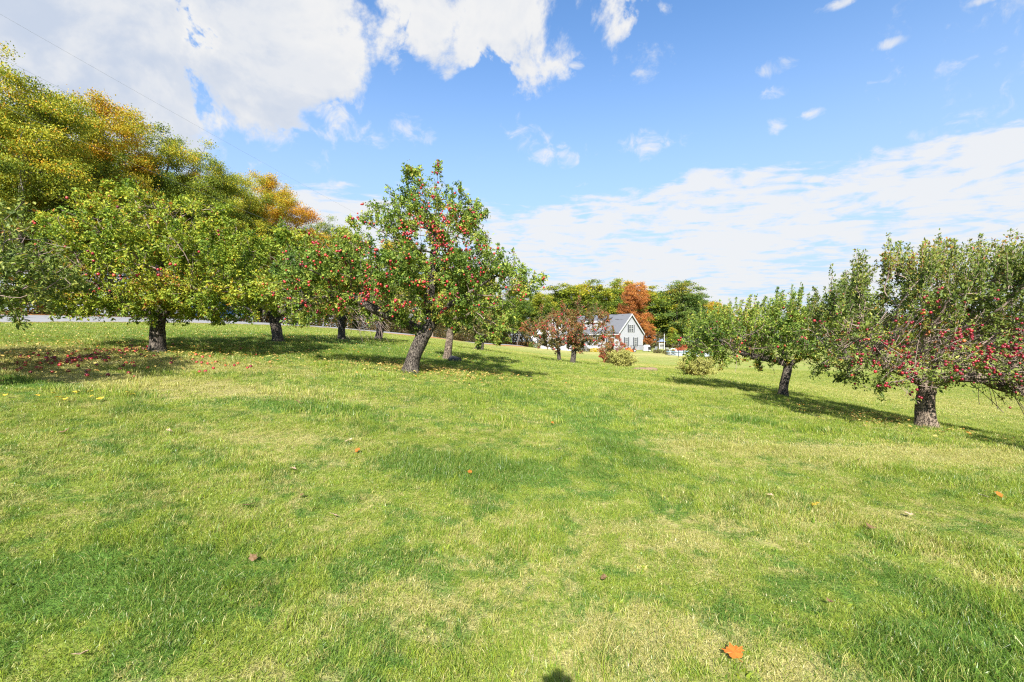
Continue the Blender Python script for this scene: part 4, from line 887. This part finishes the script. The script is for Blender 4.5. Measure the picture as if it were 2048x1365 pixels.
for i, (px, s) in enumerate(((1352, .8), (1358, .9), (1364, 1.0), (1369, 1.3))):
    leafy('red_flower_clump', ('red flower clump at the ladder end of the row behind the pool', 'second red flower clump from the pool ladder', 'third red flower clump from the pool ladder', 'tallest red flower clump, at the far end of the row behind the pool')[i], 'plant', px, 78.5, s*.9, s*1.25, FLOWER_R, 60+i, 500, .12, 'red flower clumps behind the pool')
# pool
pc = (28.6, 73.2); pz = hz(28.6, 70); pool = tag(empty('pool', (pc[0], pc[1], pz)), 'low round above ground pool with white side wall and blue rim', 'pool')
POOLW = pbr('pool_wall_white', (.34, .38, .43), .45, var=.05); POOLB = pbr('pool_blue', (.28, .45, .58), .4, var=.1)
MB().lathe([(3.55, -.4), (3.55, .62), (3.45, .62), (3.45, .2)], 40).build('wall', POOLW, pool)
MB().lathe([(3.42, .625), (3.64, .625), (3.64, .70), (3.42, .70), (3.42, .625)], 40).build('rim', POOLB, pool)
MB().lathe([(.001, .50), (3.44, .50)], 40).build('water', pbr('pool_water', (.06, .22, .28), .05, spec=.8), pool)
lx, ly, lz = at(1346, 70.5); lad = tag(empty('pool_ladder', (lx, ly, lz)), 'white pool ladder with two arched handrails', 'ladder')
for s in (-.3, .3): MB().tube([(-.55, s, -.05), (-.5, s, .6), (-.35, s, 1.0), (0, s, 1.12), (.35, s, 1.0), (.55, s, .6), (.62, s, .55)], .045, 6).build('handrail', WHITE, lad, True)
for k in range(3): MB().box(-.58+.04*k, -.42+.04*k, -.28, .28, .12+.22*k, .16+.22*k).build('step', WHITE, lad)
for i, px in enumerate((1357, 1367)):
    x, y, z = at(px, 66); o = MB().tube([(0, 0, -.3), (0, 0, 1.05)], .045, 8); o.tube([(0, 0, 1.05), (0, 0, 1.12)], [.06, .02], 8)
    tag(o.build('fence_post', DARK, None, False, (x, y, z)), ('thin black post in front of the pool, nearer the ladder', 'thin black post in front of the pool, farther from the ladder')[i], 'post', 'black posts in front of the pool')
# lawn tractor
tx, ty_, tz = at(1261, 88); lt = tag(empty('lawn_tractor', (tx, ty_, tz), R(8)), 'orange lawn tractor with black seat parked by the house gable', 'lawn tractor')
MB().prism([(-.95, .35), (-.9, .75), (-.7, .85), (-.05, .9), (0, .35)], -.3, .3).build('hood', ORANGE, lt)
MB().prism([(0, .3), (0, .45), (.35, .5), (.95, .65), (1.0, .4), (.9, .3)], -.38, .38).build('fender', ORANGE, lt)
MB().prism([(.3, .6), (.3, .68), (.65, .70), (.75, 1.1), (.83, 1.1), (.8, .62)], -.22, .22).build('seat', DARK, lt)
MB().tube([(-.02, 0, .85), (.12, 0, 1.05)], .025, 6).tube([(.12-.02, .18*math.cos(a), 1.05+.18*math.sin(a)) for a in np.linspace(0, 6.283, 13)], .02, 6).build('steering_wheel', DARK, lt)
MB().box(-.35, .45, -.52, .52, .12, .26).build('mower_deck', ORANGE, lt)
for (x, y, r_, w_) in ((-.68, .36, .2, .16), (-.68, -.36, .2, .16), (.62, .42, .32, .26), (.62, -.42, .32, .26)):
    wm = MB(); wm.tube([(x, y-w_/2, r_), (x, y-w_*.35, r_), (x, y+w_*.35, r_), (x, y+w_/2, r_)], [r_*.85, r_, r_, r_*.85], 14); wo = wm.build('wheel', RUBBER, lt); MB().tube([(x, y-w_/2-.01, r_), (x, y+w_/2+.01, r_)], r_*.5, 10).build('rim', WHITE, wo)
# patio chairs, grill, arbor, pole
def chair(px, D, rz, mat, label):
    x, y, z = at(px, D); c = tag(empty('patio_chair', (x, y, z), rz), label, 'chair', 'garden chairs on the patio')
    MB().box(-.3, .3, -.28, .28, .38, .44).build('seat', mat, c); MB().add([(-.3, .24, .44), (.3, .24, .44), (.3, .42, 1.0), (-.3, .42, 1.0), (-.3, .29, .44), (.3, .29, .44), (.3, .47, 1.0), (-.3, .47, 1.0)], [(0, 1, 2, 3), (7, 6, 5, 4), (0, 4, 5, 1), (1, 5, 6, 2), (2, 6, 7, 3), (3, 7, 4, 0)]).build('backrest', mat, c)
    for sx in (-.27, .27):
        for sy in (-.25, .25): MB().box(sx-.025, sx+.025, sy-.025, sy+.025, 0, .379).build('leg', mat, c)
        MB().box(sx-.04, sx+.04, -.28, .30, .62, .66).build('armrest', mat, c)
chair(1300, 90, R(150), DARK, 'dark garden chair on the patio nearest the house corner'); chair(1310, 92, R(200), GREYC, 'grey garden chair in the middle of the patio'); chair(1337, 84, R(120), WHITE, 'white garden chair near the pool ladder')
gxp, gyp, gzp = at(1293, 93); gr = tag(empty('grill', (gxp, gyp, gzp)), 'covered pale grey grill by the right corner of the house', 'grill')
MB().prism([(-.7, .1), (-.66, .95), (-.45, 1.3), (.45, 1.3), (.66, .95), (.7, .1)], -.35, .35).build('cover', pbr('pale_cover', (.45, .44, .46), .8, var=.2), gr)
for sx in (-.5, .5): MB().tube([(sx, -.2, .1), (sx, .2, .1)], .1, 10).build('wheel', RUBBER, gr)
ax, ay, az = at(1323.5, 96); ar = tag(empty('garden_arbor', (ax, ay, az)), 'small white garden arbor with slatted sides beside a white pole', 'arbor')
for s in (-.55, .55): MB().box(s-.05, s+.05, -.05, .05, -.1, 1.9).build('post', WHITE, ar)
for k in range(5): MB().box(-.498, .498, -.02, .02, .35+.28*k, .45+.28*k).build('slat', WHITE, ar)
MB().prism([(-.75, 1.902), (.75, 1.902), (0, 2.5)], -.35, .35).build('roof', pbr('arbor_roof_blue', (.16, .2, .3), .6), ar)
fx, fy, fz = at(1328.6, 95); tag(MB().tube([(0, 0, -.3), (0, 0, 3.5)], [.07, .05], 8).tube([(0, 0, 3.5), (0, 0, 3.58)], [.09, .05], 8).build('pole', WHITE, None, False, (fx, fy, fz)), 'thin white pole standing before the dark wood', 'pole')
# deck railing at the gable
rl = tag(empty('railing', (0, 0, 0)), 'dark metal railing in front of the house gable wall', 'railing'); a0, a1 = Vector(tf((-2.6, -1.5, 0))), Vector(tf((4.4, -1.5, 0)))
for i in range(15):
    p = a0.lerp(a1, i/14); MB().box(p.x-.025, p.x+.025, p.y-.025, p.y+.025, hb-.05, hb+(1.15 if i % 7 == 0 else 1.06)).build('baluster', DARK, rl)
for zz in (.12, 1.08): MB().tube([a0+Vector((0, 0, zz)), a1+Vector((0, 0, zz))], .03, 6).build('rail', DARK, rl)

# ------------------------------------------------------------------ parked car on the road's far edge
def car():
    x, y, z = at(428, 37.0); z += .1; dirv = math.atan2(1, .377); c = tag(empty('car', (x, y, z), math.atan2(1.0, .377)+math.pi), 'blue car parked on the far side of the road behind the broad apple tree', 'car')
    BLUE = pbr('car_paint_blue', (.035, .11, .26), .22, var=.06, spec=.7)
    st = [(-2.15, .55, .35, .62), (-2.05, .78, .25, .78), (-1.2, .86, .22, .92), (-.6, .88, .22, .98), (1.0, .88, .22, 1.0), (1.8, .85, .24, 1.0), (2.1, .76, .3, .9), (2.16, .6, .4, .75)]
    V, Fs = [], []
    for (X, w, z0, z1) in st: V += [(X, -w*.92, z0), (X, -w, z0+.25), (X, -w*.97, z1-.08), (X, -w*.85, z1), (X, w*.85, z1), (X, w*.97, z1-.08), (X, w, z0+.25), (X, w*.92, z0)]
    n = 8
    for i in range(len(st)-1): Fs += [(i*n+k, (i+1)*n+k, (i+1)*n+(k+1) % n, i*n+(k+1) % n) for k in range(n)]
    Fs += [tuple(range(n)), tuple((len(st)-1)*n+k for k in range(n-1, -1, -1))]
    b = MB(); b.add(V, Fs).build('body', BLUE, c)
    # cabin: roof on pillars with glass between
    lo = [(-.75, -.80, .97), (-.75, .80, .97), (1.85, .78, .99), (1.85, -.78, .99)]; hi = [(.05, -.62, 1.44), (.05, .62, 1.44), (1.35, .6, 1.44), (1.35, -.6, 1.44)]
    g = MB(); g.add([tuple(np.array(p)*[1, .985, 1]) for p in lo]+[(p[0], p[1]*.985, p[2]-.01) for p in hi], [(0, 1, 5, 4), (1, 2, 6, 5), (2, 3, 7, 6), (3, 0, 4, 7)]).build('window', GLASS, c)
    MB().add([(p[0]*1.0+(-.04 if k < 2 else .04), p[1]*1.03, p[2]) for k, p in enumerate(hi)]+[(p[0]*.96+.03, p[1]*.9, 1.49) for p in hi], [(0, 3, 2, 1), (4, 5, 6, 7), (0, 1, 5, 4), (1, 2, 6, 5), (2, 3, 7, 6), (3, 0, 4, 7)]).build('roof', BLUE, c)
    for i in range(4): MB().tube([lo[i], hi[i]], .045, 6).build('pillar', BLUE, c)
    for s in (-1, 1):
        MB().tube([(.62, s*.80, .98), (.62, s*.615, 1.44)], .035, 6).build('pillar', BLUE, c)
        MB().box(-2.13, -2.0, s*.62-.13, s*.62+.13, .60, .74).build('headlight', pbr('headlight_glass', (.6, .6, .6), .1), c)
        MB().box(-.62, -.42, s*.98-.08, s*.98+.08, .93, 1.08).build('mirror', BLUE, c)
        for X in (-1.35, 1.38):
            w = MB().tube([(X, s*.84-.1, .31), (X, s*.84-.07, .31), (X, s*.84+.07, .31), (X, s*.84+.1, .31)], [.28, .32, .32, .28], 18).build('wheel', RUBBER, c); MB().tube([(X, s*.84-.112, .31), (X, s*.84+.112, .31)], .2, 12).build('rim', pbr('alloy', (.5, .5, .52), .3, .8), w)
    MB().box(-2.2, -2.08, -.6, .6, .3, .48).build('bumper', BLUE, c); MB().box(-2.175, -2.09, -.4, .4, .52, .62).build('grille', DARK, c)
car()

# ------------------------------------------------------------------ wires and poles along the road
WOODP = pbr('weathered_pole', (.22, .18, .14), .9, var=.2)
def wline(y): return edge_x(y)+.9357*1.1
pn = []
for yy, top in ((8.0, 15.3), (58.0, 12.2)):
    x = wline(yy); z = hz(x, yy); p = tag(empty('utility_pole', (x, yy, z)), 'wooden utility pole by the road, hidden behind the centre apple tree' if yy > 20 else 'wooden utility pole by the road beyond the left edge', 'utility pole', None)
    MB().tube([(0, 0, -.5), (0, 0, top-z+.3)], [.17, .11], 10).build('shaft', WOODP, p); MB().box(-1.1, 1.1, -.06, .06, top-z-.15, top-z).build('crossarm', WOODP, p)
    for s in (-1, 1): MB().tube([(s, 0, top-z), (s, 0, top-z+.15)], .05, 8).build('insulator', DARK, p)
    pn.append((x, yy, top))
def wire(y0, z0, y1, z1, sag, dx, label):
    pts = []
    for i in range(41):
        t = i/40; y = y0+(y1-y0)*t; pts.append((wline(y)+dx, y, z0+(z1-z0)*t-4*sag*t*(1-t)))
    tag(MB().tube(pts, .0045, 5).build('power_line', GREYC), label, 'wire', 'overhead wires along the road')
wire(8, 18.0, 58, 12.4, 1.35, -1.0, 'upper overhead wire running down across the cloud at the upper left')
wire(8, 18.4, 58, 12.4, .55, 1.0, 'faint overhead wire highest against the cloud, right of the treetops')
wire(8, 15.0, 58, 9.5, 1.1, 0, 'lowest overhead wire passing in front of the yellow green treetops')

# ------------------------------------------------------------------ rock, soil mound, windfalls, fallen leaves
def lump(name, label, cat, base, rx, ry, rz_, mat, seed):
    g = np.random.default_rng(seed); V, Fs = [], []; m, n = 9, 16
    for i in range(m):
        ph = math.pi*i/(m-1)
        for k in range(n):
            th = 2*math.pi*k/n; d = np.array([math.sin(ph)*math.cos(th), math.sin(ph)*math.sin(th), math.cos(ph)]); q = 1+.12*math.sin(d[0]*4+seed)+.10*math.sin(d[1]*5+d[2]*3)+g.normal(0, .025)
            V.append((d[0]*rx*q, d[1]*ry*q, d[2]*rz_*q))
    Fs = [(i*n+k, (i+1)*n+k, (i+1)*n+(k+1) % n, i*n+(k+1) % n) for i in range(m-1) for k in range(n)]
    return tag(MB().add(V, Fs).build(name, mat, None, True, base), label, cat)
x, y, z = at(909, 16.2); lump('rock', 'dark grey rock lying at the foot of the straight trunked apple tree', 'rock', (x, y, z+.06), .24, .2, .15, pbr('rock_grey', (.028, .03, .036), .9, bump=(14, .6, .03), var=.3), 3)
x, y, z = gpos(1290, 741); lump('soil_mound', 'low brown mound of soil on the lawn right of a yellow shrub', 'mound', (x, y, z), .55, .35, .14, pbr('brown_soil', (.20, .13, .085), .95, bump=(20, .8, .05), var=.35), 5)
x, y, z = at(955, 27.3); lump('stump', 'short brown tree stump beside the thin trunk near the road bend', 'stump', (x, y, z+.08), .2, .18, .2, BARK_D, 8)
g = np.random.default_rng(77); cnt = 0
for i in range(170):
    if i < 70: px = g.normal(255, 38); py = 703+g.normal(0, 5)+(255-px)*.06
    elif i < 105: px = g.normal(130, 45); py = 722+g.normal(0, 5)
    else: px = g.uniform(0, 560); py = g.uniform(705, 758)-max(0, px-300)*.04
    if py < 690: continue
    x, y, z = gpos(px, py); o = link('windfall_apple', APPLE_ME, None, None, (x, y, z+.03)); s = g.uniform(.7, 1.0); o.scale = (s, s, s); o.rotation_euler = (g.uniform(0, 3), g.uniform(0, 3), 0)
    tag(o, 'red windfall apple in the grass under the broad yellow green apple tree', 'apple', 'windfall apples under the left apple tree')
def maple_leaf(seed):
    g = np.random.default_rng(seed); out = [(0, -.5)]
    pts = [(0, -.30), (.22, -.34), (.34, -.20), (.30, -.05), (.52, -.02), (.44, .10), (.56, .24), (.30, .20), (.26, .36), (.12, .30), (0, .55), (-.12, .30), (-.26, .36), (-.30, .20), (-.56, .24), (-.44, .10), (-.52, -.02), (-.30, -.05), (-.34, -.20), (-.22, -.34)]
    V = [(0, 0, .06)]+[(a, b, .05+.28*a*a+.12*math.sin(4*a+3*b+seed)*(.3+abs(b))+g.normal(0, .02)) for a, b in pts]; n = len(pts)
    V2 = [(x, y, z-.012) for x, y, z in V]; m = n+1
    Fs = [(0, 1+i, 1+(i+1) % n) for i in range(n)]+[(m, m+1+(i+1) % n, m+1+i) for i in range(n)]+[(1+i, m+1+i, m+1+(i+1) % n, 1+(i+1) % n) for i in range(n)]
    mb = MB().add(V+V2, Fs); mb.tube([(0, -.28, .05), (.03, -.5, .07), (.08, -.68, .12)], .012, 4); return mb
LM = {'orange': pbr('dead_leaf_orange', (.36, .105, .010), .6, var=.25, vscale=9), 'tan': pbr('dead_leaf_tan', (.45, .31, .20), .7, var=.2, vscale=9), 'brown': pbr('dead_leaf_brown', (.13, .075, .032), .7, var=.3, vscale=9), 'yellow': pbr('dead_leaf_yellow', (.55, .36, .03), .6, var=.2, vscale=9), 'pale': pbr('dead_leaf_pale', (.60, .52, .42), .6, var=.15, vscale=9)}
big_leaves = [(1468, 1322, 'orange', .10, 'largest orange maple leaf lying in the grass at the bottom right'), (667, 1040, 'tan', .075, 'curled tan leaf standing up in the grass left of centre'), (497, 1020, 'brown', .085, 'crumpled brown leaf left of the curled tan one'), (604, 999, 'brown', .05, 'small dark brown leaf between the crumpled brown and the curled tan ones'),
    (586, 945, 'tan', .07, 'tan leaf above the small dark brown one, near the dark green tuft'), (163, 1325, 'tan', .06, 'tan leaf in the long grass at the bottom left corner'), (1630, 1017, 'yellow', .075, 'yellow leaf in the grass at the right, below the straw band'), (1998, 998, 'orange', .085, 'orange leaf at the right edge of the grass'),
    (1118, 905, 'pale', .06, 'pale whitish leaf in the middle of the lawn'), (1207, 1167, 'brown', .05, 'small brown leaf on a straw patch near the bottom centre'), (127, 871, 'brown', .10, 'brown leaf at the far left of the lawn'), (340, 869, 'tan', .09, 'tan leaf right of the brown one at the far left of the lawn'), (697, 888, 'tan', .09, 'tan leaf right of the dark green tuft'),
    (715, 908, 'orange', .07, 'small orange leaf right of the dark green tuft'), (940, 952, 'orange', .06, 'flat orange leaf just left of the lawn centre'), (1715, 927, 'brown', .09, 'brown leaf on the straw band at the right'), (1740, 1063, 'brown', .07, 'brown leaf in green grass below the straw band'), (1105, 851, 'orange', .055, 'small orange leaf up the lawn, above the pale whitish one'),
    (600, 811, 'brown', .12, 'brown leaf far up the lawn left of the centre trunk'), (665, 832, 'brown', .08, 'tiny brown leaf right of the brown one far up the lawn'), (1818, 1037, 'tan', .07, 'pale tan leaf between the yellow and the orange ones at the right'), (1965, 1000, 'pale', .07, 'pale leaf beside the orange one at the right edge'), (1540, 998, 'tan', .06, 'small tan leaf left of the yellow one'), (506, 1128, 'brown', .06, 'dark dead leaf sunk in the straw coloured grass lower left'), (1660, 1215, 'brown', .045, 'little brown leaf in the bottom right grass, upper right of the largest orange leaf')]
for i, (px, py, mt, s, lab) in enumerate(big_leaves):
    x, y, z = gpos(px, py); o = maple_leaf(i).build('fallen_leaf', LM[mt], None, False, (x, y, z+.04)); o.scale = (s, s, s); o.rotation_euler = ((R(8) if i == 0 else R(20)+.35*math.sin(i*3.1)), .35*math.sin(i*1.7), i*1.9)
    tag(o, lab, 'leaf', 'single fallen leaves on the lawn')
SM = maple_leaf(99).mesh('small_leaf')
SM.materials.append(LM['yellow'])
for i, (px, py) in enumerate(((11, 799), (75, 800), (108, 795), (116, 803), (124, 805), (131, 807), (150, 793), (155, 792), (181, 791), (184, 801), (203, 805), (197, 807), (256, 793), (265, 797))):
    x, y, z = gpos(px, py); o = link('small_yellow_leaf', SM, None, None, (x, y, z+.06)); o.scale = (.06,)*3; o.rotation_euler = (.3, .2*math.sin(i), i*1.3)
    tag(o, 'small bright yellow leaf on the dry grass strip at the left', 'leaf', 'small yellow leaves on the dry strip at the left')
# litter under the trees, too much to count
g = np.random.default_rng(88); n = 8500; ctr = np.array([(-8.6, 11.5, 2.8, 2.2), (-2.2, 11.5, 2.0, 1.3), (-8, 16.5, 3, 2.5), (-9.5, 8.5, 2.2, 1.4), (7.8, 9.8, 1.2, 1.6), (-2.2, 17.5, 2, 1.8), (-14, 16, 5, 5), (-7.5, 22, 3.5, 3.5)]); kk = g.choice(len(ctr), n, p=np.array([.26, .2, .14, .12, .05, .05, .1, .08]))
xy = ctr[kk, :2]+g.normal(0, 1, (n, 2))*ctr[kk, 2:]*.62; m = (xy[:, 0]-edge_x(xy[:, 1])) > .5; xy = xy[m]; n = len(xy)
B = np.stack([xy[:, 0], xy[:, 1], height(xy[:, 0], xy[:, 1])+g.uniform(.04, .085, n)], 1); th = g.uniform(0, 6.28, n)
tag(link('leaf_litter', leaves_mesh('leaf_litter', B, np.stack([np.cos(th), np.sin(th), g.normal(.15, .3, n)], 1), g.uniform(.03, .075, n), .65, g.uniform(0, 1, n), g, .85), leaf_mat('litter_leaf', [(0, (.16, .10, .03)), (.4, (.32, .22, .07)), (.8, (.50, .42, .13)), (1, (.45, .16, .03))], .15)), 'scattered dry leaves on the grass beneath the apple trees', 'leaf litter', kind='stuff')

# ------------------------------------------------------------------ the photographer's tripod just behind the viewpoint (its shadow tip lies at the bottom edge)
tp = tag(empty('camera_tripod', (0, -.1, 0)), 'tripod with a camera whose shadow tip falls at the bottom edge of the lawn', 'tripod')
MB().box(-.07, .07, -.03, .045, 1.55, 1.645).box(-.03, .03, -.02, .035, 1.645, 1.675).build('camera_body', DARK, tp); MB().tube([(0, 0, 1.35), (0, 0, 1.55)], .02, 8).build('column', DARK, tp)
for k in range(3): a = k*2.094-1.571; MB().tube([(0, 0, 1.36), (.42*math.cos(a), .42*math.sin(a)-.05, .0)], [.018, .012], 6).build('leg', DARK, tp)
